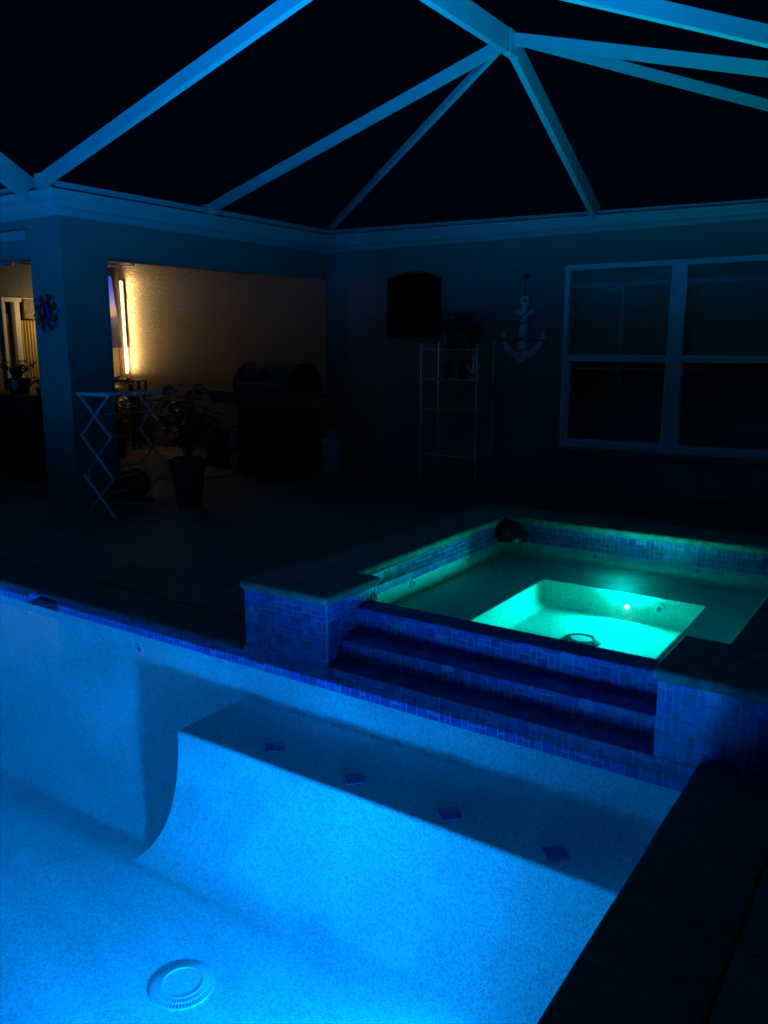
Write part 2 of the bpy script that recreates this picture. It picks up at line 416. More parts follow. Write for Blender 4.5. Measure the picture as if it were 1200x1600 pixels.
def sheet(xs, ys, z, holes):
    mb = MB(); V = {}
    def vert(i, j):
        if (i, j) not in V: V[(i, j)] = mb.bm.verts.new((xs[i], ys[j], z))
        return V[(i, j)]
    for i in range(len(xs) - 1):
        for j in range(len(ys) - 1):
            cx, cy = (xs[i] + xs[i + 1]) / 2, (ys[j] + ys[j + 1]) / 2
            if any(a < cx < b and c < cy < d for a, b, c, d in holes): continue
            mb._f([vert(i, j), vert(i + 1, j), vert(i + 1, j + 1), vert(i, j + 1)])
    return mb

# ------------------------------------------------------------------ key levels
YW, XR, XL, YN = 2.96, -0.60, -9.5, -2.6      # pool far wall, right wall, left wall, near wall
BX, BY, BZ, FZ = -2.87, 2.48, -0.30, -0.85    # bench corner, top, pool floor
WZ = -0.09                                     # pool water
SZ = 0.205                                     # spa water
XH, YH = -6.6, 8.45                            # lanai wall plane, back wall plane

# ------------------------------------------------------------------ ground and deck
holes = [(-9.8, -.3, -2.9, YW), (-9.8, -2.89, YW, 3.24), (-2.80, -.31, YW, 5.5), (-2.89, -.25, YW, 3.40)]
xs = sorted({-12.5, -9.8, -2.89, -2.80, -.31, -.3, -.25, 3.5}); ys = sorted({-4.2, -2.9, YW, 3.24, 3.40, 5.5, 12.0})
structure(sheet(xs, ys, 0.0, holes).build('pool_deck', M['paver']))
structure(sheet([-80, -12.5, 3.5, 80], [-80, -4.2, 12.0, 80], -.05, [(-12.5, 3.5, -4.2, 12.0)]).build('ground', M['grass']))

# ------------------------------------------------------------------ swimming pool
pool = thing('swimming_pool', (-3, 0, 0), 'long blue lit swimming pool in the foreground with pebbled plaster and tiled waterline', 'swimming pool')
mb = MB()
poly = [(XL, YN), (XR, YN), (XR, BY), (BX, BY), (BX, YW), (XL, YW)]
RAD = [.8, .6, .34, .05, .8, .8]     # horizontal reach of the cove along each wall (near, right, bench front, bench end, far, left)
def inset(q):
    d = [r * q for r in RAD]; pts = []
    # edge k runs from vertex k to k+1
    nx_ = [(0, 1), (-1, 0), (0, -1), (-1, 0), (0, -1), (1, 0)]
    for k, (x, y) in enumerate(poly):
        e0, e1 = (k - 1) % 6, k
        pts.append((x + nx_[e0][0] * d[e0] + nx_[e1][0] * d[e1], y + nx_[e0][1] * d[e0] + nx_[e1][1] * d[e1]))
    return pts
CH = .50
prof = [(0, BZ - .045)] + [(u, FZ + CH * (1 - u ** .6) ** 2.6) for u in [(k / 22) ** 2 for k in range(23)]]   # steep wall easing into the floor
rings = [[mb.bm.verts.new((x, y, z)) for x, y in inset(d)] for d, z in prof]
for A, B in zip(rings, rings[1:]):
    for k in range(6): mb._f([A[k], A[(k + 1) % 6], B[(k + 1) % 6], B[k]])
floor_face = mb._f(rings[-1]); floor_n = len(mb.bm.faces) - 1
# walls between bench level and tile band
TZ = -.135
mb.quad((XL, YW, BZ - .045), (BX, YW, BZ - .045), (BX, YW, TZ), (XL, YW, TZ)); mb.quad((BX, YW, BZ), (XR, YW, BZ), (XR, YW, TZ), (BX, YW, TZ))
mb.quad((XR, YN, BZ - .045), (XR, BY, BZ - .045), (XR, BY, -.045), (XR, YN, -.045)); mb.quad((XR, BY, BZ), (XR, YW, BZ), (XR, YW, -.045), (XR, BY, -.045))
mb.quad((XL, YN, BZ - .045), (XR, YN, BZ - .045), (XR, YN, -.045), (XL, YN, -.045)); mb.quad((XL, YN, BZ - .045), (XL, YW, BZ - .045), (XL, YW, -.045), (XL, YN, -.045))
bs = mb.build('basin', M['plaster'], pool, fixn=False)
for p in bs.data.polygons: p.use_smooth = p.index != floor_n
bs.data.set_sharp_from_angle(angle=R(30))
mb = MB(); rb = .018; YZb = Matrix(((0, 0, 1, 0), (1, 0, 0, 0), (0, 1, 0, 0), (0, 0, 0, 1)))
sec = [(BY, BZ - .045), (BY, BZ - rb)] + [(BY + rb * (1 - math.cos(R(t))), BZ - rb + rb * math.sin(R(t))) for t in range(15, 91, 15)] + [(YW - .03 + .03 * math.sin(R(t)), BZ + .03 - .03 * math.cos(R(t))) for t in range(0, 91, 18)] + [(YW, BZ - .045)]
mb.prism(sec, BX, XR, YZb)
bench = mb.build('bench', M['plaster'], pool, True)
for x, y in ((-2.37, 2.607), (-1.902, 2.589), (-1.441, 2.579), (-.999, 2.569)):
    mb = MB(); rg = random.Random(int(x * 100)); mt = Matrix.Translation((x, y, BZ + .006)) @ Matrix.Rotation(R(45), 4, 'Z')
    q = [(-.042, .002, -.042, .042), (.0035, .042, -.042, -.002), (.0035, .042, .0005, .042)]
    for i, (a, b, c, d) in enumerate(q): mb.mi = i; mb.box(a, b, c, d, 0, .003, .0006, 1, mat=mt)
    mb.build('accent_tile', [M['t0'], M['t2'], M['t3']], bench)
mb = MB()
SK = (-4.80, -4.47)
mosaic(mb, (SK[1], YW, TZ), (1, 0, 0), (0, 0, 1), (0, -1, 0), -2.89 - SK[1], .09, 1, unit=.03)
mosaic(mb, (-2.89, YW, TZ), (1, 0, 0), (0, 0, 1), (0, -1, 0), 2.29, .114, 2)
mosaic(mb, (XL, YW, TZ), (1, 0, 0), (0, 0, 1), (0, -1, 0), SK[0] - XL, .09, 3, unit=.03)
mb.build('waterline_tile', TM, pool)
# skimmer: a stepped tiled mouth let into the band
mb = MB(); x0, x1 = SK
MZ0, MZ1, MD = -.162, -.062, .15
mosaic(mb, (x0, YW, MZ1), (1, 0, 0), (0, 0, 1), (0, -1, 0), x1 - x0, -.045 - MZ1, 4, unit=.02)
mosaic(mb, (x0, YW + MD, MZ0), (1, 0, 0), (0, 0, 1), (0, -1, 0), x1 - x0, MZ1 - MZ0, 5)
mosaic(mb, (x0, YW + .002, MZ0), (1, 0, 0), (0, 1, 0), (0, 0, 1), x1 - x0, MD - .004, 6)
mosaic(mb, (x0, YW + .002, MZ0), (0, 1, 0), (0, 0, 1), (1, 0, 0), MD - .004, MZ1 - MZ0, 7)
mosaic(mb, (x1, YW + .002, MZ0), (0, 1, 0), (0, 0, 1), (-1, 0, 0), MD - .004, MZ1 - MZ0, 8)
mb.box(x0, x1, YW + .002, YW + MD, MZ1, MZ1 + .006, mi=0)
mb.build('skimmer_mouth', TM, pool)
# coping stones
def coping_run(name, along, a0, a1, c0, c1, z0, z1, step, parent, seed, mat=None, bev=.021):
    """bullnosed stones laid end to end: rounded cross-section, flat ends, thin joints"""
    rg = random.Random(seed); n = max(1, round((a1 - a0) / step)); mb = MB()
    for k in range(n):
        p, q = a0 + (a1 - a0) * k / n + .001, a0 + (a1 - a0) * (k + 1) / n - .001
        dz = rg.uniform(-.0008, .0008); dc = rg.uniform(-.001, .001); r = (z1 - z0) / 2 * .96; zc = (z0 + z1) / 2 + dz
        sec = [(c1 - r + dc + r * math.cos(R(t)), zc + r * math.sin(R(t))) for t in range(-90, 91, 18)] + [(c0 + r + dc - r * math.cos(R(t)), zc + r * math.sin(R(t))) for t in range(90, -91, -18)]
        A = [mb.bm.verts.new((p, c, z) if along == 'x' else (c, p, z)) for c, z in sec]; B = [mb.bm.verts.new((q, c, z) if along == 'x' else (c, q, z)) for c, z in sec]
        m_ = len(sec); mb._f(A[::-1]); mb._f(B)
        for i in range(m_): mb._f([A[i], A[(i + 1) % m_], B[(i + 1) % m_], B[i]])
    return mb.build(name, mat or M['coping'], parent, True)
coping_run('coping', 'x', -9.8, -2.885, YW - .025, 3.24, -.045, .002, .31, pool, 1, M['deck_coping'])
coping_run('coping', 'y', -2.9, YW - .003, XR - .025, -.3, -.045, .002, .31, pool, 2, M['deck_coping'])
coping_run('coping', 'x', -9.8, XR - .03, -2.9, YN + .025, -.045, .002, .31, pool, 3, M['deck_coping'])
# fittings
def fitting(name, x, y, z, parent, rot, r=.033):
    mt = Matrix.Translation((x, y, z)) @ rot
    mb = MB(); mb.lathe([(r, -.002), (r, .004), (r * .86, .009), (r * .55, .009), (r * .5, .002)], (0, 0, 0), 24, mt)
    f = mb.build(name, M['fitting'], parent, True)
    mb = MB(); mb.lathe([(r * .34, .001), (r * .34, .011), (r * .2, .013)], (0, 0, 0), 16, mt); mb.build('nozzle', M['drain_dark'], f, True)
    return f
FY = Matrix.Rotation(R(90), 4, 'X')       # faces -Y
FX = Matrix.Rotation(R(90), 4, 'Y')       # faces +X
fitting('return_fitting', -3.705, YW, -.217, pool, FY, .032)
def drain(x, y, z, r, parent, nf=58, gm='drain'):
    mb = MB(); mb.lathe([(r * 1.0, -.002), (r * 1.0, .003), (r * .66, .012), (r * .64, .012)], (x, y, z), 64, cap=False)
    d = mb.build('drain_cover', M['drain_dark'], parent, True)
    mb = MB()
    for k in range(nf):
        a = 2 * math.pi * k / nf; mt = Matrix.Translation((x, y, z)) @ Matrix.Rotation(a, 4, 'Z')
        for r0, z0, r1, z1 in ((1.0, .003, .66, .012),):
            c = Vector(((r0 + r1) / 2 * r, 0, (z0 + z1) / 2 + .003)); L = math.hypot((r0 - r1) * r, z1 - z0)
            mb.box(-L / 2, L / 2, -.0013, .0013, -.004, .003, mat=mt @ Matrix.Translation(c) @ Matrix.Rotation(math.atan2(z1 - z0, (r0 - r1) * r), 4, 'Y'))
    for rr, zz in ((1.01, .003), (.83, .0095), (.655, .0145)):
        mb.lathe([(rr * r + .003, zz - .003), (rr * r + .003, zz + .003), (rr * r - .003, zz + .003), (rr * r - .003, zz - .003), (rr * r + .003, zz - .003)], (x, y, z), 64, cap=False)
    mb.build('grate', M[gm], d, False)
    mb = MB(); mb.lathe([(r * .635, .007), (r * .635, .013), (r * .2, .014), (.004, .014)], (x, y, z), 48)
    mb.build('centre_plate', M['plaster'], d, True)
drain(-2.138, 1.807, FZ, .116, pool)
for mt in (Matrix.Translation((XR, 1.30, -.37)) @ Matrix.Rotation(R(-90), 4, 'Y'), Matrix.Translation((-5.2, YN, -.40)) @ Matrix.Rotation(R(-90), 4, 'X'), Matrix.Translation((XL, .4, -.40)) @ Matrix.Rotation(R(90), 4, 'Y')):  # first is the right wall light; the other two are added out of view
  mb = MB(); mb.lathe([(.10, -.002), (.10, .012), (.085, .02), (.078, .02)], (0, 0, 0), 32, mt, cap=False); pl = mb.build('pool_light', M['fitting'], pool, True)
  mb = MB(); mb.lathe([(.077, .0), (.077, .012), (.05, .02), (.005, .024)], (0, 0, 0), 32, mt); mb.build('lens', M['pool_lens'], pl, True)
w = MB(); w.box(XL - .006, XR + .006, YN - .006, YW + .004, FZ - .03, WZ)
structure(w.build('pool_water', M['water']), 'still blue lit pool water')

# ------------------------------------------------------------------ raised spa
spa = thing('hot_tub', (-1.56, 4.2, 0), 'raised square spa glowing turquoise with blue tiled spillway steps', 'hot tub')
SX0, SX1, SY0, SY1 = -2.50, -.61, 3.35, 5.20
PL = (-2.87, -2.345, 2.963, 3.39); PR = (-.785, -.27, 2.963, 3.37)
HX0, HX1, HY0, HY1 = -2.01, -1.03, 3.79, 4.77; SB, SF = .045, -.11
mb = MB()
TB = .155
X0, X1, Y0, Y1 = SX0, SX1, SY0, SY1
mb.quad((X0, Y0, SB), (X1, Y0, SB), (X1, Y0, TB), (X0, Y0, TB)); mb.quad((X1, Y0, SB), (X1, Y1, SB), (X1, Y1, TB), (X1, Y0, TB))
mb.quad((X1, Y1, SB), (X0, Y1, SB), (X0, Y1, TB), (X1, Y1, TB)); mb.quad((X0, Y1, SB), (X0, Y0, SB), (X0, Y0, TB), (X0, Y1, TB))
spa_poly = [(HX0, HY0), (HX1, HY0), (HX1, HY1), (HX0, HY1)]
def ring(d, z): return [mb.bm.verts.new((x + sx * d, y + sy * d, z)) for (x, y), (sx, sy) in zip(spa_poly, ((1, 1), (-1, 1), (-1, -1), (1, -1)))]
outer = [mb.bm.verts.new(p) for p in ((X0, Y0, SB), (X1, Y0, SB), (X1, Y1, SB), (X0, Y1, SB))]
rr = .07; rgs = [outer, ring(-.012, SB), ring(-.003, SB - .004), ring(0, SB - .012)] + [ring(rr * (1 - math.cos(a)), SF + rr * (1 - math.sin(a))) for a in [R(90 * k / 6) for k in range(7)]]
for A, B in zip(rgs, rgs[1:]):
    for k in range(4): mb._f([A[k], A[(k + 1) % 4], B[(k + 1) % 4], B[k]])
mb._f(rgs[-1]); fl_n = len(mb.bm.faces) - 1
o = mb.build('basin', M['spa_plaster'], spa, fixn=False)
for p in o.data.polygons: p.use_smooth = p.index not in (fl_n,)
o.data.set_sharp_from_angle(angle=R(30))
mb = MB()
mosaic(mb, (SX0 + .012, SY0, TB), (0, 1, 0), (0, 0, 1), (1, 0, 0), SY1 - SY0, .128, 21)
mosaic(mb, (SX0 + .012, SY1 - .012, TB), (1, 0, 0), (0, 0, 1), (0, -1, 0), SX1 - SX0 - .024, .128, 22)
mosaic(mb, (SX1 - .012, SY0, TB), (0, 1, 0), (0, 0, 1), (-1, 0, 0), SY1 - SY0, .128, 23)
mb.build('waterline_tile', TM, spa)
mb = MB()   # outer shell walls standing on the deck
mb.box(-2.78, SX0 - .001, 3.39, 5.48, -.02, .283); mb.box(SX1 + .001, -.33, 3.37, 5.48, -.02, .283); mb.box(SX0, SX1, SY1 + .001, 5.48, -.02, .283)
mb.build('shell_wall', M['wall'], spa)
# pillars: core, mosaic on the faces, bullnosed cap
def pillar(P, zb, name, seed):
    x0, x1, y0, y1 = P; mb = MB(); mb.box(x0 + .004, x1 - .004, y0 + .012, y1, zb, .281, mi=0)
    H = .283 - zb
    mosaic(mb, (x0, y0, zb), (1, 0, 0), (0, 0, 1), (0, -1, 0), x1 - x0, H, seed)
    mosaic(mb, (x1, y0 + .0125, zb), (0, 1, 0), (0, 0, 1), (1, 0, 0), y1 - y0 - .0125, H, seed + 1)
    mosaic(mb, (x0, y0 + .0125, zb), (0, 1, 0), (0, 0, 1), (-1, 0, 0), y1 - y0 - .0125, H, seed + 2)
    return mb.build(name, TM, spa)
pillar(PL, -.0205, 'pillar', 31); pillar(PR, -.0205, 'pillar', 35)
def cap(x0, x1, y0, y1):
    mb = MB(); mb.box(x0, x1, y0, y1, .283, .333, .024, 5); return mb.build('pillar_cap', M['coping'], spa, True)
cap(-2.895, -2.325, 2.94, 3.405); cap(-.81, -.23, 2.94, 3.385)
coping_run('coping', 'y', 3.407, 5.165, -2.82, -2.475, .283, .333, .3, spa, 11, bev=.024)
coping_run('coping', 'y', 3.387, 5.165, -.635, -.29, .283, .333, .3, spa, 12, bev=.024)
coping_run('coping', 'x', -2.82, -.29, 5.168, 5.51, .283, .333, .3, spa, 13, bev=.024)
# spillway steps
sx0, sx1 = PL[1] + .002, PR[0] - .002
for i, (ya, yb, zb, zt) in enumerate(((3.09, 3.22, -.0205, .083), (3.22, 3.35, -.0205, .212))):
    mb = MB(); z0 = zb if i == 0 else .083
    mb.box(sx0, sx1, ya + .012, yb + (.0 if i else .01), zb, zt - .003, mi=0)
    mosaic(mb, (sx0, ya, z0), (1, 0, 0), (0, 0, 1), (0, -1, 0), sx1 - sx0, zt - z0, 41 + i)
    mosaic(mb, (sx0, ya, zt), (1, 0, 0), (0, 1, 0), (0, 0, 1), sx1 - sx0, yb - ya, 43 + i)
    mb.build('spillway_step', TM, spa)
mb = MB(); mosaic(mb, (sx0, YW + .004, -.021), (1, 0, 0), (0, 1, 0), (0, 0, 1), sx1 - sx0, .13, 47); mb.build('spillway_step', TM, spa)
mb = MB(); mb.box(sx0, sx1, 3.351, 3.362, .10, .203); mb.build('spill_lip', M['t1'], spa)
for x in (-1.842, -1.187): fitting('jet', x, SY1, .128, spa, FY, .03)
for y in (3.982, 4.628): fitting('jet', SX0, y, .126, spa, FX, .03)
fitting('jet', -1.285, HY1, -.022, spa, FY, .036)
drain(-1.55, 4.24, SF, .10, spa, 58, 'spa_grate')
mt = Matrix.Translation((-1.475, HY1, -.042)) @ FY
mb = MB(); mb.lathe([(.026, -.001), (.026, .006), (.018, .010)], (0, 0, 0), 24, mt, cap=False); sl = mb.build('spa_light', M['fitting'], spa, True)
mb = MB(); mb.lathe([(.014, .002), (.014, .012), (.006, .016)], (0, 0, 0), 20, mt); mb.build('lens', M['bulb'], sl, True)
w = MB(); w.box(SX0 - .004, SX1 + .004, SY0 + .001, SY1 + .004, SF - .03, SZ)
structure(w.build('spa_water', M['spa_water']), 'still turquoise lit spa water')
mb = MB(); mb.lathe([(.10, 0), (.102, .02), (.095, .05), (.075, .078), (.045, .095), (.012, .101), (.004, .101)], (-2.385, 5.075, .19), 28)
d = mb.build('chlorine_floater', M['darksteel'], smooth=True); tag(d, 'grey dome shaped float resting in the back corner of the raised spa', 'pool float')

# ------------------------------------------------------------------ house
house = thing('house', (-6, 8.45, 0), 'stucco house with white gutters wrapping the pool patio and an open lanai', 'house')
mb = MB()
WX0, WX1, WZ0, WZ1 = -3.46, -1.10, .43, 2.30
mb.box(-10.62, WX0, YH, YH + .2, -.02, 2.72); mb.box(WX1, 3.2, YH, YH + .2, -.02, 2.72)
mb.box(WX0, WX1, YH, YH + .2, -.02, WZ0); mb.box(WX0, WX1, YH, YH + .2, WZ1, 2.72)
mb.build('back_wall', [M['wall']], house)
mb = MB(); mb.box(-10.62, XH - .004, YH - .012, YH - .001, 0, 2.66); mb.build('lanai_end_wall', M['lanai_wall'], house)
mb = MB(); mb.box(-7.06, XH, 4.68, 5.17, -.02, 2.72, .008, 2); mb.build('corner_column', M['wall'], house)
mb = MB(); mb.box(XH - .25, XH - .003, 5.17, YH - .013, 2.285, 2.72, .004, 1); mb.build('header_beam', M['wall'], house)
mb = MB(); mb.box(-12.4, -7.06, 4.683, 4.93, 2.285, 2.72, .004, 1); mb.build('header_beam', M['wall'], house)
mb = MB(); mb.box(-10.75, -10.62, 4.93, 6.55, 0, 2.66); mb.box(-10.75, -10.62, 7.75, 8.43, 0, 2.66); mb.build('inner_wall', M['lanai_wall'], house)
mb = MB(); mb.box(-10.75, -10.62, 6.552, 7.748, 2.12, 2.66); mb.build('door_header', M['ceiling'], house)
mb = MB(); mb.box(-12.4, XH - .25, 4.93, YH - .012, 2.66, 2.72); mb.build('lanai_ceiling', M['ceiling'], house)
mb = MB(); mb.box(-12.5, -12.4, 4.7, 8.6, 0, 2.72); mb.box(-12.4, -10.75, 6.0, 6.05, 0, 2.66);  mb.build('far_wall', M['room'], house)
# gutters: fascia board + K profile gutter
GX, GY, GY2 = XH + .0, YH, 4.68
def gutter_profile(t):   # (out, z)
    return [(0, 2.60), (.02, 2.60), (.02, 2.655), (.075, 2.665), (.095, 2.70), (.10, 2.75), (.125, 2.775), (.13, 2.795), (.12, 2.795), (.0, 2.79)]
def gutter(path, normals):
    mb = MB(); rings = []
    pr = gutter_profile(0)
    for p, n, sc in zip(path, normals, (1, 1, 1, .25)): rings.append([mb.bm.verts.new((p[0] + n[0] * o, p[1] + n[1] * o, (2.60 if sc == 1 else 2.62) + (z - 2.60) * sc)) for o, z in pr])
    for A, B in zip(rings, rings[1:]):
        for k in range(len(pr)): mb._f([A[k], A[(k + 1) % len(pr)], B[(k + 1) % len(pr)], B[k]])
    mb._f(rings[0]); mb._f(rings[-1][::-1])
    return mb.build('gutter', M['gutter'], house, False)
gutter([(-12.4, GY2), (XH, GY2), (XH, GY), (3.2, GY)], [(0, -1), (1, -1), (1, -1), (0, -1)])
# dark roof behind the gutter
mb = MB()
mb.quad((XH, GY2, 2.78), (XH, YH, 2.78), (XH - 3, YH + 3, 3.0), (XH - 3, GY2 + 3, 3.0)); mb.quad((XH, YH, 2.78), (3.2, YH, 2.78), (3.2, YH + 3, 3.0), (XH - 3, YH + 3, 3.0)); mb.quad((-12.4, GY2, 2.78), (XH, GY2, 2.78), (XH - 3, GY2 + 3, 3.0), (-12.4, GY2 + 3, 3.0))
mb.build('roof', M['shingle'], house)
# window
def window_unit(x0, x1):
    z0, z1, zm = WZ0, WZ1, 1.36; y0 = YH - .012
    mb = MB(); fw = .052
    mb.box(x0, x1, y0, YH + .06, z1 - fw, z1, .003, 1); mb.box(x0, x1, y0, YH + .06, z0, z0 + fw, .003, 1)
    mb.box(x0, x0 + fw, y0 + .002, YH + .06, z0 + fw, z1 - fw, .003, 1); mb.box(x1 - fw, x1, y0 + .002, YH + .06, z0 + fw, z1 - fw, .003, 1)
    f = mb.build('window', M['wframe'], house)
    mb = MB()
    mb.box(x0 + fw, x1 - fw, y0 + .006, YH + .045, zm - .035, zm + .035, .003, 1)
    mb.box(x0 + fw, x0 + fw + .035, y0 + .02, YH + .05, z0 + fw, zm - .035, .003, 1); mb.box(x1 - fw - .035, x1 - fw, y0 + .02, YH + .05, z0 + fw, zm - .035, .003, 1)
    mb.box(x0 + fw + .035, x1 - fw - .035, y0 + .02, YH + .05, z0 + fw, z0 + fw + .035, .003, 1)
    mb.build('sash_frame', M['wframe'], f)
    mb = MB(); mb.box(x0 + fw, x1 - fw, YH + .025, YH + .03, zm, z1 - fw); mb.build('pane', M['window_glass'], f)
    mb = MB(); mb.box(x0 + fw, x1 - fw, YH + .012, YH + .017, z0 + fw, zm); mb.build('pane', M['window_glass'], f)
    mb = MB(); mb.box(x0 + .02, x1 - .02, YH + .13, YH + .134, zm + .03, z1); mb.box(x0 + .02, x1 - .02, YH + .128, YH + .14, zm + .01, zm + .028); mb.build('blind', M['blind'], f)
window_unit(WX0, -2.30); window_unit(-2.297, WX1)
mb = MB(); mb.box(-2.375, -2.222, YH - .022, YH - .0125, WZ0, WZ1, .003, 1); mb.build('window_mullion', M['wframe'], house)
mb = MB(); mb.box(WX0 - .05, WX1 + .05, YH + .9, YH + .93, 0, 2.6); mb.box(WX0 - .08, WX0 - .05, YH + .2, YH + .9, 0, 2.6); mb.box(WX1 + .05, WX1 + .08, YH + .2, YH + .9, 0, 2.6); mb.box(WX0, WX1, YH + .2, YH + .9, 2.55, 2.6); mb.box(WX0, WX1, YH + .2, YH + .9, .3, .33)
mb.build('room_interior', M['room'], house)
mb = MB(); mb.box(WX0 - .03, WX1 + .03, YH - .035, YH - .001, WZ0 - .05, WZ0 - .003, .008, 2); mb.build('window_sill', M['wall'], house)
# sliding door in the lanai's inner wall
xd = -10.62
mb = MB(); mb.box(xd - .1, xd + .03, 6.55, 6.60, 0, 2.12, .004, 1); mb.box(xd - .1, xd + .03, 7.70, 7.75, 0, 2.12, .004, 1); mb.box(xd - .1, xd + .03, 6.60, 7.70, 2.06, 2.12, .004, 1)
mb.box(xd - .07, xd + .015, 6.74, 6.82, .0, 2.06, .004, 1)
dr = mb.build('sliding_door', M['trim'], house)
mb = MB(); mb.box(xd - .05, xd - .045, 6.60, 7.70, .05, 2.06); mb.build('door_glass', M['window_glass'], dr)
mb = MB()
n = 40
for k in range(n):
    ya, yb = 6.84 + .26 * k / n, 6.84 + .26 * (k + 1) / n
    mb.quad((xd - .02 + .012 * math.sin(k * .9), ya, .08), (xd - .02 + .012 * math.sin((k + 1) * .9), yb, .08), (xd - .02 + .012 * math.sin((k + 1) * .9), yb, 1.82), (xd - .02 + .012 * math.sin(k * .9), ya, 1.82))
cu = mb.build('curtain', M['curtain'], house, True)
mb = MB(); mb.box(xd + .001, xd + .05, 6.86, 7.1, 1.84, 2.1, .004, 1); mb.build('valance', M['lanai_wall'], house)

# ------------------------------------------------------------------ screen enclosure frame
cage = thing('pool_cage', (-3.14, 6.4, 2.8), 'white aluminium pool enclosure frame rising from the house gutters', 'pool enclosure')
ZR, XRG = 3.87, -3.14
def member(name, a, b, w, h, up=(0, 0, 1)):
    mb = MB(); mb.beam(a, b, w, h, up); return mb.build(name, M['white'], cage)
ZG = 2.90
member('ridge_beam', (XRG, 6.4, ZR), (XRG, -3.2, ZR), .055, .17)
member('rafter', (XRG, 6.4, ZR), (XRG, 8.42, ZG - .055), .055, .15)
member('rafter', (XRG - .03, 6.4, ZR - .01), (XH + .02, 6.42, ZG - .01), .055, .085)
member('rafter', (XRG + .03, 6.4, ZR - .01), (.32, 6.4, ZG - .01), .055, .085)
member('hip_rafter', (XRG - .03, 6.37, ZR - .02), (XH + .03, 8.44, ZG - .01), .045, .06)
member('hip_rafter', (XRG + .03, 6.42, ZR - .01), (.32, 8.4, ZG - .09), .045, .07)
member('rafter', (XRG - .03, 4.5, ZR - .01), (XH + .02, 4.5, ZG - .02), .055, .10)
member('rafter', (XRG + .03, 4.5, ZR - .01), (.32, 4.5, ZG - .01), .055, .10)
mb = MB(); mb.box(XRG - .034, XRG + .034, 6.30, 6.47, ZR - .178, ZR + .006, .005, 1); mb.build('hub_bracket', M['white'], cage)
for y_ in (4.5, 6.4): mb = MB(); mb.box(XH + .03, XH + .13, y_ - .045, y_ + .045, ZG - .105, ZG - .0, .004, 1); mb.build('bracket', M['white'], cage)
member('brace', (XRG + .03, 4.52, ZR - .01), (.32, 6.36, ZG - .01), .055, .10)
for y in (2.6, -3.2):
    member('rafter', (XRG - .03, y, ZR - .01), (XH - .6, y, ZG - .1), .055, .10)
member('valley_beam', (-6.84, 4.64, 2.90), (-6.84, 2.6, 4.05), .055, .20)
member('gutter_rail', (XH + .065, 4.62, 2.865), (XH + .065, 8.43, 2.865), .05, .068)
member('gutter_rail', (XH + .09, YH - .065, 2.855), (3.2, YH - .065, 2.69), .05, .068)
member('gutter_rail', (-12.3, 4.615, 2.865), (XH + .04, 4.615, 2.865), .05, .068)
for x in (-11.5, -6.8, -3.1, .35): member('post', (x, -3.24, 0), (x, -3.24, 2.9), .055, .10, (0, 1, 0))
for y in (0.4, 4.5, 8.3): member('post', (3.0, y, 0), (3.0, y, 2.9), .055, .10, (0, 1, 0))
member('top_rail', (-12.3, -3.24, 2.97), (3.0, -3.24, 2.97), .055, .1); member('top_rail', (3.0, -3.2, 2.97), (3.0, 8.4, 2.97), .055, .1)
member('chair_rail', (-12.3, -3.24, .95), (3.0, -3.24, .95), .05, .05)

# ------------------------------------------------------------------ lanai fittings
tube = thing('corner_light_tube', (-10.38, 8.37, 0), 'tall white tube with a glowing lower end standing in the lanai corner', 'lamp')
mb = MB(); mb.tube([(-10.38, 8.37, .02), (-10.38, 8.37, 1.10)], .02); mb.tube([(-10.38, 8.37, 1.46), (-10.40, 8.37, 2.40)], .022); mb.lathe([(.12, 0), (.12, .02), (.03, .03)], (-10.38, 8.37, 0), 20); mb.build('pole', M['trim'], tube, True)
mb = MB()
for k in range(12): mb.lathe([(.012, 0), (.022, .008), (.022, .02), (.012, .028)], (-10.38, 8.37, 1.10 + k * .03), 10)
mb.build('light', M['tube_on'], tube, True)
mb = MB()
mb.tube([(-10.39, 8.37, 2.10), (-10.40, 8.37, 2.42)], .03); mb.build('collar', M['grey_plastic'], tube, True)
rodt = thing('ceiling_rod', (-10.3, 8.3, 2.6), 'thin pale rod under the lanai ceiling above the television', 'rod')
mb = MB(); mb.tube([(-10.6, 7.9, 2.60), (-10.15, 8.36, 2.63)], .014); mb.build('rod', M['trim'], rodt, True)
mb = MB(); mb.lathe([(.01, -.03), (.03, -.01), (.03, .02), (.01, .03)], (-10.13, 8.38, 2.63), 12); mb.build('finial', M['grey_plastic'], rodt, True)
tv = thing('television', (-10.5, 7.8, 2.0), 'wall television in the lanai showing a blue and orange sunset', 'television')
z0, z1 = 1.47, 2.49
mb = MB(); A = Matrix.Translation((-10.44, 7.76, 1.98)) @ Matrix.Rotation(R(-8), 4, 'Y')
mb.box(-.04, 0, -.54, .54, -.53, .53, .006, 2, mat=A); mb.build('housing', M['black'], tv)
mb = MB(); mb.box(-10.62, -10.47, 7.5, 7.7, 1.9, 2.05); mb.build('bracket', M['black'], tv)
scr = MB(); scr.box(0, .002, -.52, .52, -.51, .51); s_o = scr.build('screen', M['screen'], tv); 
s_o.matrix_local = Matrix.Translation(Vector((-10.438, 7.76, 1.98)) - ORG[tv]) @ Matrix.Rotation(R(-8), 4, 'Y')
s_o.data.transform(Matrix.Translation(ORG[tv]))
fan = thing('ceiling_fan', (-9.78, 6.15, 2.66), 'white ceiling fan under the lanai ceiling', 'ceiling fan')
mb = MB(); mb.lathe([(.06, 0), (.05, -.04), (.015, -.05), (.015, -.12), (.09, -.13), (.11, -.17), (.09, -.22), (.03, -.24)], (-9.78, 6.15, 2.66), 24); mb.build('motor', M['fan'], fan, True)
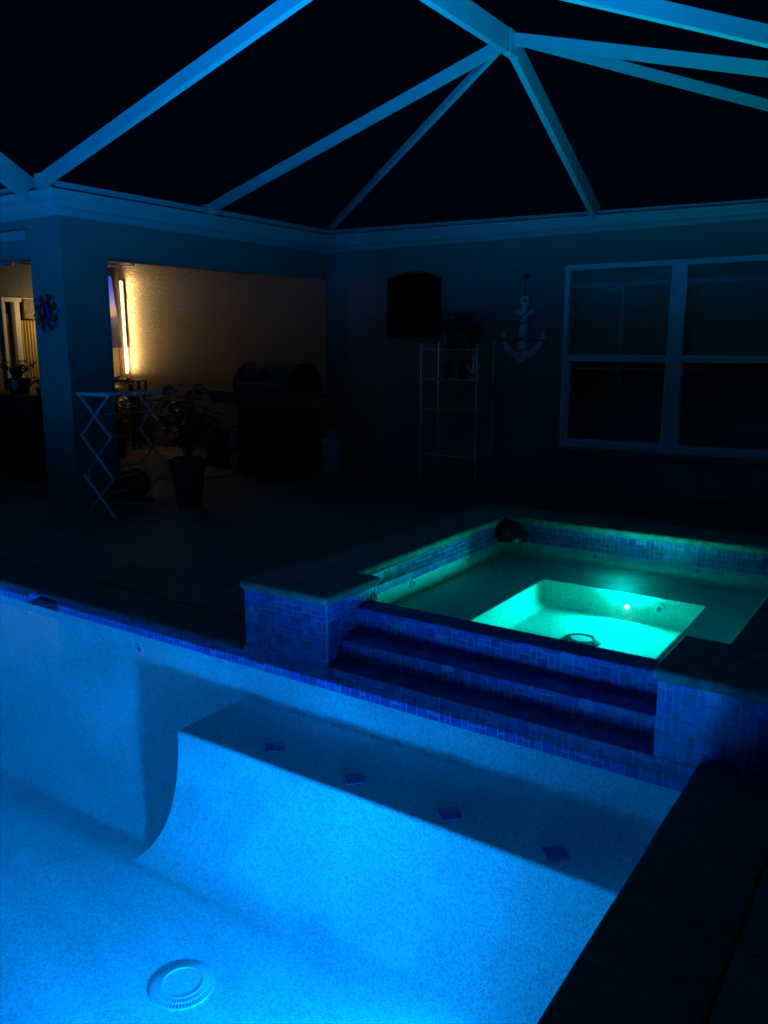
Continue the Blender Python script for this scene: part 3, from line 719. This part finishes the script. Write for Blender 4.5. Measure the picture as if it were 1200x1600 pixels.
for k in range(5):
    a = R(72 * k + 20); mb = MB(); mt = Matrix.Translation((-9.78, 6.15, 2.49)) @ Matrix.Rotation(a, 4, 'Z') @ Matrix.Rotation(R(12), 4, 'X')
    mb.prism([(.1, -.03), (.25, -.06), (.5, -.07), (.58, -.05), (.62, 0), (.58, .05), (.5, .07), (.25, .06), (.1, .03)], -.004, .004, mt); mb.build('blade', M['fan'], fan)
pic = MB(); pic.box(-10.69, -10.665, 6.1, 6.72, 1.1, 1.9, .004, 1); tag(pic.build('painting', M['painting']), 'brown and orange picture beside the lanai sliding door', 'painting')
charm = thing('hanging_charm', (-9.0, 5.2, 2.2), 'small white teardrop charm hanging in the left lanai opening', 'charm')
p0 = Vector((-7.52, 4.85, 0))
mb = MB(); mb.tube([(p0.x, p0.y, 2.285), (p0.x, p0.y, 2.10)], .0015, 6); mb.build('string', M['trim'], charm)
mb = MB(); mb.lathe([(.001, .04), (.008, .015), (.012, 0), (.008, -.012), (.001, -.02)], (p0.x, p0.y, 2.07), 12); mb.build('pendant', M['fitting'], charm, True)
rug = MB(); rug.prism([(-9.6, 6.2), (-9.6, 8.1), (-7.0, 7.35), (-6.85, 7.0), (-6.95, 6.4), (-7.6, 6.1)], .003, .012); tag(rug.build('rug', M['rug']), 'tan patterned outdoor rug lit by the lanai lamp', 'rug')

# dark furniture in the lanai
def plantleaves(name, base, n, rad, h, leafL, leafW, seed, mat, parent, droop=.5, stems=10, sm='stem', spreadz=.6):
    rg = random.Random(seed); st = MB(); lf = MB(); b = Vector(base)
    for k in range(stems):
        a = rg.uniform(0, 6.283); rr_ = rad * rg.uniform(.2, 1); hh = h * rg.uniform(.45, 1)
        tip = b + Vector((math.cos(a) * rr_, math.sin(a) * rr_, hh)); mid = b + Vector((math.cos(a) * rr_ * .35, math.sin(a) * rr_ * .35, hh * .55))
        st.tube([b, mid, tip], .004, 6, r2=.002)
        for q in range(n):
            t = rg.uniform(.3, 1); p = b.lerp(mid, t * 2) if t < .5 else mid.lerp(tip, t * 2 - 1)
            aa = rg.uniform(0, 6.283); lf.leaf(p, (math.cos(aa), math.sin(aa), rg.uniform(-.2, spreadz)), leafL * rg.uniform(.6, 1.15), leafW * rg.uniform(.7, 1.2), droop * rg.uniform(.3, 1.3), rg)
    st.build('stems', M[sm], parent); lf.build('foliage', M[mat], parent, True, False)
cab = thing('patio_cabinet', (-9.3, 5.6, 0), 'low dark cabinet in the left lanai opening under the leafy pots', 'cabinet')
mb = MB(); mb.box(-10.3, -8.35, 5.35, 5.9, .08, .92, .01, 2); mb.build('body', M['black'], cab)
mb = MB(); mb.box(-10.33, -8.32, 5.32, 5.93, .922, .95, .008, 2); mb.build('top', M['wood'], cab)
for x in (-10.25, -8.4): 
    mb = MB(); mb.box(x - .03, x + .03, 5.4, 5.85, 0, .078); mb.build('foot', M['black'], cab)
def potted(name, x, y, z, r, h, label, cat, seed, mat='leaf', potm='ceramic', n=7, rad=.2, ph=.25, L=.1, Wd=.03, droop=.5, stems=10, group=None, flare=.8):
    t = thing(name, (x, y, z), label, cat, group)
    mb = MB(); mb.lathe([(r * flare * .9, 0), (r * flare, .01), (r * .97, h * .85), (r, h * .86), (r * 1.04, h * .88), (r * 1.04, h), (r * .93, h), (r * .9, h * .9)], (x, y, z), 28); mb.build('pot', M[potm], t, True)
    mb = MB(); mb.lathe([(.001, h * .9), (r * .9, h * .905)], (x, y, z), 24, cap=False); mb.build('soil', M['soil'], t)
    plantleaves('plant', (x, y, z + h * .9), n, rad, ph, L, Wd, seed, mat, t, droop, stems)
    return t
potted('potted_plant', -8.87, 5.62, .951, .13, .17, 'small bushy plant in a square dark pot on the lanai cabinet', 'plant', 3, n=12, rad=.26, ph=.27, L=.09, Wd=.03, stems=16)
potted('potted_plant', -8.42, 5.6, .951, .06, .08, 'few long leaves plant beside the column on the lanai cabinet', 'plant', 5, n=4, rad=.14, ph=.14, L=.13, Wd=.03, stems=5)
con = thing('console_table', (-10.25, 7.75, 0), 'dark console table below the lanai television', 'table')
mb = MB(); mb.box(-10.6, -10.02, 7.2, 8.2, .96, 1.0, .005, 1); mb.build('tabletop', M['wood'], con)
for x in (-10.57, -10.06):
    for y in (7.24, 8.16): mb = MB(); mb.box(x - .025, x + .025, y - .025, y + .025, 0, .959); mb.build('leg', M['wood'], con)
ln = thing('lantern', (-9.57, 7.9, .8), 'small dark open framed lantern on a stand behind the folding rack', 'lantern')
mb = MB()
for x in (-9.655, -9.495):
    for y in (7.84, 7.96): mb.box(x - .012, x + .012, y - .012, y + .012, .822, .985)
mb.box(-9.67, -9.48, 7.825, 7.975, .985, 1.005); mb.box(-9.67, -9.48, 7.825, 7.975, .80, .822); mb.build('frame', M['black'], ln)
st_ = thing('plant_stand', (-9.57, 7.9, 0), 'small dark side stand carrying the lantern behind the folding rack', 'table')
mb = MB(); mb.lathe([(.18, .775), (.18, .797)], (-9.57, 7.9, 0), 24); mb.build('top', M['wood'], st_)
for a_ in (30, 150, 270): mb = MB(); mb.tube([(-9.57 + .07 * math.cos(R(a_)), 7.9 + .07 * math.sin(R(a_)), .774), (-9.57 + .17 * math.cos(R(a_)), 7.9 + .17 * math.sin(R(a_)), 0)], .012); mb.build('leg', M['black'], st_)
potted('potted_plant', -9.25, 7.15, 0, .2, .5, 'dark spiky plant in front of the glowing tube behind the folding rack', 'plant', 8, n=12, rad=.30, ph=.66, L=.20, Wd=.045, stems=15)

# ------------------------------------------------------------------ folding drying rack
rack = thing('drying_rack', (-6.3, 5.0, 0), 'white folding accordion clothes drying rack in front of the corner column', 'drying rack')
def rack_end(cx0, y, ztop, hw, n=3, zb=.0):
    hz_ = (ztop - zb) / (n - .02)
    for sgn in (-1, 1):
        mb = MB()
        for k in range(n):
            za, zb_ = ztop - hz_ * k, ztop - hz_ * (k + 1)
            s2 = sgn
            mb.beam((cx0 + s2 * hw, y + sgn * .006, za), (cx0 - s2 * hw, y + sgn * .006, max(zb_, 0)), .010, .024, (0, 1, 0))
        mb.build('scissor_frame', M['rackwhite'], rack)
EA = (-6.155, 4.60); EB = (-6.43, 5.45); HT = 1.075; hw = .20
for (x, y) in (EA, EB):
    rack_end(x, y, HT if y < 5 else 1.045, hw if y < 5 else .185)
mb = MB(); mb.beam((EA[0] - .22, EA[1] - .02, HT + .012), (EA[0] + .22, EA[1] - .02, HT + .012), .02, .026); mb.build('top_bar', M['rackwhite'], rack)
mb = MB(); mb.beam((EB[0] - .21, EB[1] + .02, 1.055), (EB[0] + .2, EB[1] + .02, 1.055), .02, .026); mb.build('top_bar', M['rackwhite'], rack)
hz_ = HT / 2.98
for k in range(4):
    for sgn in (-1, 0, 1):
        z = HT - hz_ * k if sgn else HT - hz_ * (k + .5)
        if z < .03: continue
        mb = MB(); mb.tube([(EA[0] + sgn * hw, EA[1], z), (EB[0] + sgn * .185, EB[1], z * .97)], .0055 if k or not sgn else .009, 8)
        mb.build('rod', M['rackwhite'] if k == 0 else M['rod'], rack)
ball = MB(); ball.lathe([(.001, -.03)] + [(.03 * math.sin(R(a)), -.03 * math.cos(R(a))) for a in range(15, 180, 15)] + [(.001, .03)], (-6.28, 5.05, .935), 20)
tag(ball.build('glass_ball', M['chrome'], smooth=True), 'small shiny ball hung on the folding rack beside the leafy plant', 'ball')
gl_ = MB(); gl_.lathe([(.001, -.014)] + [(.014 * math.sin(R(a)), -.014 * math.cos(R(a))) for a in range(20, 180, 20)] + [(.001, .014)], (-6.22, 4.82, .888), 14)
tag(gl_.build('glass_bead', M['chrome'], smooth=True), 'tiny shiny bead on the second rod of the folding rack', 'bead')

# hose reel seen through the rack
hr = thing('hose_reel', (-6.55, 5.35, 0), 'dark garden hose reel on the patio floor behind the folding rack', 'hose reel')
hx, hy = -6.48, 5.2; HM = Matrix.Translation((hx, hy, .17)) @ Matrix.Rotation(R(25), 4, 'Z') @ Matrix.Rotation(R(90), 4, 'X')
mb = MB(); mb.lathe([(.14, -.09), (.15, -.085), (.15, -.075), (.07, -.07), (.07, .07), (.15, .075), (.15, .085), (.14, .09)], (0, 0, 0), 32, HM); mb.build('drum', M['black'], hr, True)
mb = MB()
for q in range(5):
    zz = -.055 + q * .027; mb.tube([HM @ Vector((.10 * math.cos(R(a)), .10 * math.sin(R(a)), zz)) for a in range(0, 361, 15)], .012, 8)
mb.build('hose', M['grey_plastic'], hr, True)
for s_ in (-1, 1):
    mb = MB(); p = [HM @ Vector((x, y_, s_ * .105)) for x, y_ in ((-.16, -.165), (-.16, .16), (-.02, .19))]; mb.tube(p, .012, 8); mb.tube([HM @ Vector((-.16, -.16, s_ * .105)), HM @ Vector((.17, -.16, s_ * .105))], .012, 8); mb.build('stand', M['grey_plastic'], hr, True)

# big potted plant between rack and grill
potted('potted_plant', -5.86, 5.36, 0, .165, .46, 'tall dark pot with a broad leafy plant standing right of the folding rack', 'plant', 11, n=13, rad=.38, ph=.74, L=.19, Wd=.055, droop=.55, stems=20, flare=.72)

# ------------------------------------------------------------------ storage bins
b1 = thing('storage_bin', (-7.38, 7.45, 0), 'dark open storage bin left of the grill behind the potted plant', 'bin')
mb = MB(); mb.box(-7.60, -7.17, 7.25, 7.65, 0, .46, .015, 2); mb.build('body', M['black'], b1)
mb = MB(); mb.box(-7.61, -7.16, 7.24, 7.66, .462, .485, .008, 2); mb.build('lid', M['black'], b1)
b2 = thing('cooler', (-7.0, 7.3, 0), 'pale grey two tier box tucked against the left side of the grill', 'box')
mb = MB(); mb.box(-7.15, -6.84, 7.22, 7.55, 0, .22, .012, 2); mb.box(-7.15, -6.84, 7.22, 7.55, .27, .47, .012, 2); mb.build('drawer_body', M['grey_plastic'], b2)
mb = MB(); mb.box(-7.13, -6.86, 7.25, 7.53, .221, .269); mb.build('gap_band', M['black'], b2)
mb = MB(); mb.box(-7.165, -6.83, 7.205, 7.56, .472, .50, .01, 2); mb.build('lid', M['grey_plastic'], b2)

# ------------------------------------------------------------------ gas grill
gr = thing('gas_grill', (-6.25, 7.2, 0), 'stainless and black gas grill with closed hood at the back of the patio', 'grill')
gx0, gx1, gy0, gy1 = -6.74, -5.93, 6.93, 7.45
mb = MB(); mb.box(gx0, gx1, gy0, gy1, .07, .79, .008, 1); mb.build('cabinet', M['black'], gr)
for a, b in ((gx0 + .02, (gx0 + gx1) / 2 - .004), ((gx0 + gx1) / 2 + .004, gx1 - .02)):
    mb = MB(); mb.box(a, b, gy0 - .018, gy0 - .002, .12, .76, .005, 1); d = mb.build('door', M['darksteel'], gr)
    hx_ = (gx0 + gx1) / 2 + (-.04 if a < -6.4 else .04)
    mb = MB(); mb.tube([(hx_, gy0 - .02, .50), (hx_, gy0 - .045, .51), (hx_, gy0 - .045, .64), (hx_, gy0 - .02, .65)], .006, 8); mb.build('handle', M['chrome'], d, True)
mb = MB(); mb.box(gx0 - .01, gx1 + .01, gy0 - .05, gy0 + .06, .80, .955, .012, 2); cp = mb.build('control_panel', M['steel'], gr)
for k in range(4):
    x = gx0 + .12 + k * (gx1 - gx0 - .24) / 3; mt = Matrix.Translation((x, gy0 - .05, .875)) @ FY
    mb = MB(); mb.lathe([(.034, 0), (.034, .008), (.026, .012), (.023, .035), (.018, .038)], (0, 0, 0), 20, mt); mb.build('knob', M['black'], cp, True)
prof_l = [(gy0 - .02, .985), (gy0 - .03, 1.03), (gy0 - .015, 1.11), (gy0 + .05, 1.21), (gy0 + .14, 1.27), (gy0 + .25, 1.285), (gy0 + .40, 1.26), (gy0 + .50, 1.17), (gy0 + .53, 1.0), (gy0 + .53, .985)]
YZ = Matrix(((0, 0, 1, 0), (1, 0, 0, 0), (0, 1, 0, 0), (0, 0, 0, 1)))
mb = MB(); mb.prism(prof_l, gx0 + .04, gx1 - .03, YZ); lid = mb.build('lid', M['steel'], gr, True)
for x in (gx0 + .0, gx1 - .03):
    mb = MB(); mb.prism([(gy0 + .25 + (y - gy0 - .25) * 1.04, .98 + (z - .98) * 1.04) for y, z in prof_l], x, x + .04, YZ); mb.build('lid_end', M['black'], lid, True)
mb = MB(); mb.tube([(gx0 + .05, gy0 - .03, 1.075), (gx0 + .05, gy0 - .085, 1.075), (gx1 - .06, gy0 - .085, 1.075), (gx1 - .06, gy0 - .03, 1.075)], .011, 10); mb.build('handle', M['chrome'], lid, True)
mb = MB(); mt = Matrix.Translation(((gx0 + gx1) / 2, gy0 + .03, 1.19)) @ Matrix.Rotation(R(50), 4, 'X'); mb.lathe([(.036, -.01), (.036, .012), (.03, .016)], (0, 0, 0), 24, mt); mb.build('thermometer', M['black'], lid, True)
mb = MB(); mb.box(gx0, gx1, gy0 + .0, gy1 + .02, .957, .984, .004, 1); mb.build('firebox_rim', M['black'], gr)
for x0, x1 in ((gx0 - .43, gx0 - .012), (gx1 + .012, gx1 + .30)):
    mb = MB(); mb.box(x0, x1, gy0 + .0, gy1 - .02, .93, .975, .01, 2); mb.box(x0 + .02, x1 - .02, gy0 - .01, gy0 + .015, .84, .929, .006, 1); mb.build('side_shelf', M['steel'], gr)
for x in (gx0 + .06, gx1 - .06):
    for y in (gy0 + .06, gy1 - .06):
        mb = MB(); mb.lathe([(.033, -.012), (.036, -.006), (.036, .006), (.033, .012)], (0, 0, 0), 20, Matrix.Translation((x, y, .037)) @ Matrix.Rotation(R(90), 4, 'Y')); mb.build('wheel', M['black'], gr, True)

# ------------------------------------------------------------------ propane tank
tk = thing('propane_tank', (-5.93, 7.55, 0), 'pale round propane cylinder standing right of the grill', 'gas cylinder')
tx, ty = -5.60, 7.05
tx, ty = -5.95 + .0, 7.62
mb = MB(); mb.lathe([(.10, .03), (.14, .05), (.152, .09), (.152, .33), (.145, .37), (.10, .42), (.04, .44)], (tx, ty, 0), 36); mb.build('body', M['tank'], tk, True)
mb = MB(); mb.lathe([(.105, 0), (.105, .05), (.10, .05), (.10, 0)], (tx, ty, 0), 32, cap=False); mb.build('foot_ring', M['tank'], tk, True)
mb = MB()
for k in range(14):
    a0, a1 = R(-60 + k * 17), R(-60 + (k + 1) * 17)
    mb.quad(*[(tx + .10 * math.cos(a), ty + .10 * math.sin(a), z) for a, z in ((a0, .41), (a1, .41), (a1, .56), (a0, .56))])
cl = mb.build('collar', M['tank'], tk, True)
mb = MB(); mb.lathe([(.02, .43), (.02, .50), (.03, .51), (.03, .53), (.01, .535)], (tx, ty, 0), 14); mb.build('valve', M['steel'], tk, True)

# ------------------------------------------------------------------ wire shelf with plants
M['shelf'] = simple('shelf_wire', (.85, .86, .88), .42, .75, .1)
ws = thing('wire_shelf', (-4.55, 8.1, 0), 'slim chrome wire plant shelf against the back wall left of the anchor', 'shelf')
sx_, sX_, sy_, sY_ = -4.88, -4.19, 7.92, 8.30
for x in (sx_, sX_):
    for y in (sy_, sY_):
        mb = MB(); mb.tube([(x, y, 0.02), (x, y, 1.50 if y < 8 else 1.52)], .0115, 10); mb.lathe([(.012, 0), (.016, .01), (.016, .03), (.010, .035)], (x, y, 0), 10); mb.lathe([(.011, 0), (.014, .01), (.006, .02)], (x, y, 1.495 if y < 8 else 1.515), 10); mb.build('post', M['shelf'], ws, True)
for z in (1.445, 1.125, .80, .30):
    mb = MB()
    fr = [(sx_ + (sX_ - sx_) * k / 12, sy_ - .05 * math.sin(math.pi * k / 12), z) for k in range(13)]
    mb.tube(fr, .007, 6); mb.tube([(sx_, sY_, z), (sX_, sY_, z)], .005, 6); mb.tube([(sx_, sy_, z), (sx_, sY_, z)], .005, 6); mb.tube([(sX_, sy_, z), (sX_, sY_, z)], .005, 6)
    for k in range(1, 24):
        x = sx_ + (sX_ - sx_) * k / 24; mb.tube([(x, sy_ - .05 * math.sin(math.pi * k / 24), z), (x, sY_, z)], .002, 4)
    mb.build('wire_tier', M['shelf'], ws)
potted('potted_plant', -4.62, 8.12, 1.452, .07, .10, 'trailing bushy plant on top of the chrome wire shelf', 'plant', 21, n=13, rad=.28, ph=.32, L=.08, Wd=.028, stems=22)
potted('potted_plant', -4.36, 8.14, 1.452, .055, .08, 'smaller low plant at the right end of the shelf top', 'plant', 22, n=12, rad=.2, ph=.2, L=.07, Wd=.028, stems=15)
potted('potted_plant', -4.66, 8.08, 1.13, .06, .10, 'left pot with short leaves on the second shelf tier', 'plant', 23, n=5, rad=.1, ph=.12, L=.06, Wd=.03, stems=7, potm='terracotta')
potted('potted_plant', -4.45, 8.08, 1.13, .055, .10, 'right pot with short leaves on the second shelf tier', 'plant', 24, n=5, rad=.1, ph=.14, L=.06, Wd=.03, stems=7)
AP = lambda cx0, cz0, s, z0, z1, y: None
def anchor_parts(t, cx0, zt, s, y, mat, rope=True):
    # flat sawn anchor, s = overall height; local x right, z up, origin at ring top
    T = Matrix.Translation((cx0, y, zt)) @ Matrix(((s, 0, 0, 0), (0, 0, -1, 0), (0, s, 0, 0), (0, 0, 0, 1)))
    def P(poly, name): mb = MB(); mb.prism(poly, -.009, .009, T); return mb.build(name, M[mat], t)
    # ring
    mb = MB(); n = 24; a = [R(360 * k / n) for k in range(n)]
    for k in range(n):
        k2 = (k + 1) % n; q = []
        for r_, aa in ((.068, a[k]), (.068, a[k2]), (.038, a[k2]), (.038, a[k])): q.append((r_ * math.cos(aa), -.068 + r_ * math.sin(aa)))
        mb.prism(q, -.009, .009, T)
    bmesh.ops.remove_doubles(mb.bm, verts=mb.bm.verts, dist=.0002); mb.build('ring', M[mat], t)
    P([(-.035, -.13), (.035, -.13), (.035, -.235), (.155, -.20), (.175, -.25), (.045, -.315), (.06, -.86), (-.10, -.86), (-.04, -.315), (-.145, -.27), (-.155, -.215), (-.035, -.235)], 'shank')
    arm = []
    for k in range(13): th = R(200 + 140 * k / 12); arm.append((.355 * math.cos(th) - .02, -.62 + .30 * math.sin(th)))
    lo = [(.30, -.80), (.20, -.90), (.08, -.965), (-.05, -1.0 - .03), (-.16, -.95), (-.27, -.87), (-.35, -.77)]
    P([(-.375, -.69), (-.31, -.69), (-.24, -.78), (-.14, -.852), (-.03, -.875), (.10, -.86), (.20, -.79), (.27, -.70), (.335, -.70), (.29, -.82), (.20, -.91), (.08, -.98), (-.03, -1.05), (-.14, -.98), (-.26, -.90), (-.34, -.81)], 'arm')
    P([(-.40, -.665), (-.29, -.655), (-.33, -.54), (-.375, -.56)], 'fluke'); P([(.26, -.68), (.375, -.68), (.37, -.56), (.335, -.53)], 'fluke')
    if rope:
        mb = MB()
        for (x0, z0_, x1, z1_) in ((-.09, -.36, .10, -.21), (-.12, -.46, .09, -.40), (-.13, -.67, .09, -.62), (-.40, -.675, -.29, -.665), (-.29, -.70, .35, -.685), (-.25, -.89, .10, -.82), (-.08, -.70, .08, -.6)):
            mb.tube([T @ Vector((x0, z0_, .012)), T @ Vector((x1, z1_, .012))], .006, 6)
        mb.build('wound_rope', M['rope'], t)
an = thing('anchor_decoration', (-3.9, 8.40, 2.0), 'large white wooden anchor hanging on the back wall left of the window', 'anchor')
anchor_parts(an, -3.895, 2.005, .67, 8.41, 'anchor')
mb = MB(); mb.tube([(-3.895, 8.41, 1.985), (-3.892, 8.40, 2.10), (-3.888, 8.41, 2.20)], .009, 8); mb.build('hanging_rope', M['rope'], an)
mb = MB(); mb.lathe([(.028, 0), (.03, .02), (.012, .03), (.012, .055)], (0, 0, 0), 16, Matrix.Translation((-3.888, YH, 2.21)) @ FY); mb.build('hook', M['darksteel'], an, True)
an2 = thing('anchor_decoration', (-4.2, 7.9, 1.36), 'small pale anchor ornament tied to the front post of the wire shelf', 'anchor')
anchor_parts(an2, -4.215, 1.41, .21, 7.89, 'anchor', False)
mug = thing('hanging_bucket', (-4.1, 7.9, .95), 'small pale bucket hanging from the right side of the wire shelf', 'bucket')
mb = MB(); mb.lathe([(.030, .92), (.038, 1.045), (.046, 1.05), (.046, 1.058), (.034, 1.05)], (-4.095, 8.05, 0), 20); mb.build('pail', M['terracotta'], mug, True)
mb = MB(); mb.tube([(-4.14, 8.05, 1.05), (-4.15, 8.05, 1.10), (-4.095, 8.05, 1.125), (-4.05, 8.05, 1.10), (-4.05, 8.05, 1.05)], .003, 6); mb.build('handle', M['chrome'], mug)
mb = MB(); mb.lathe([(.055, 0), (.075, .13), (.085, .135), (.085, .16), (.07, .15)], (-4.50, 8.03, 0.0), 24); tag(mb.build('flower_pot', M['terracotta'], smooth=True), 'small empty pale pot on the floor under the wire shelf', 'pot')
# black covered panel; the arched top is its wall shadow built into the shape
bx = thing('covered_wall_screen', (-5.29, 8.4, 1.9), 'black rectangular cover on the back wall, its shadow built on as an arched top', 'wall cover')
pts = [(-5.625, 1.585), (-4.945, 1.585), (-4.945, 2.235), (-5.03, 2.25), (-5.14, 2.285), (-5.285, 2.295), (-5.43, 2.285), (-5.54, 2.25), (-5.625, 2.235)]
XZ = Matrix(((1, 0, 0, 0), (0, 0, -1, 8.44), (0, 1, 0, 0), (0, 0, 0, 1)))
mb = MB(); mb.prism(pts, 0, .09, XZ); mb.build('cover', M['fabric'], bx, True)
mb = MB(); mb.box(-5.61, -4.96, 8.335, 8.349, 1.60, 1.64, .004, 1); mb.build('hem', M['black'], bx)

# ------------------------------------------------------------------ sun face on the column, plaque
sn = thing('sun_wall_plaque', (-6.84, 4.68, 1.77), 'round sun face ornament in green and blue metal on the corner column', 'sun ornament')
ST = Matrix.Translation((-6.855, 4.672, 1.775)) @ Matrix(((1, 0, 0, 0), (0, 0, -1, 0), (0, 1, 0, 0), (0, 0, 0, 1)))
for k in range(16):
    a = R(22.5 * k); L = .205 if k % 2 == 0 else .165; mt = ST @ Matrix.Rotation(a, 4, 'Z')
    mb = MB(); mb.prism([(.09, -.026), (.13, -.022), (.165, .0), (L, .022), (.17, .026), (.13, .02), (.09, .022)], .002, .010, mt); mb.build('ray', M['sun_green'] if k % 2 else M['sun_teal'], sn)
mb = MB(); mb.lathe([(.105, .0), (.108, .012), (.09, .028), (.06, .034), (.02, .036)], (0, 0, 0), 36, ST); fc = mb.build('face', M['sun_green'], sn, True)
mb = MB(); mb.prism([(.02, -.095), (.07, -.075), (.10, -.02), (.10, .03), (.07, .075), (.02, .098), (.05, .05), (.06, 0), (.05, -.05)], .03, .042, ST); mb.build('crescent', M['sun_blue'], fc)
for s_ in (-1, 1):
    mb = MB(); mb.lathe([(.020, .03), (.020, .040), (.006, .043)], (s_ * .032, .03, 0), 16, ST); mb.build('eye', M['black'], fc, True)
mb = MB(); mb.prism([(-.010, -.02), (.010, -.02), (.004, .05), (-.004, .05)], .034, .052, ST); mb.build('nose', M['sun_teal'], fc)
mb = MB(); mb.tube([ST @ Vector((.035 * math.cos(R(a)), -.028 + .03 * math.sin(R(a)), .04)) for a in range(200, 345, 20)], .006, 8); mb.build('mouth', M['black'], fc, True)
mb = MB(); mb.box(-7.75, -7.085, 4.655, 4.678, 2.432, 2.51, .004, 1); tag(mb.build('wall_plaque', M['green_copper']), 'narrow pale green plaque above the left lanai opening', 'plaque')
# twig on the deck
mb = MB(); mb.tube([(-4.72, 3.54, .006), (-4.67, 3.575, .010), (-4.63, 3.585, .008), (-4.60, 3.63, .016)], .003, 6); tag(mb.build('twig', M['pale_wood']), 'thin curled pale twig lying on the dark deck', 'twig')
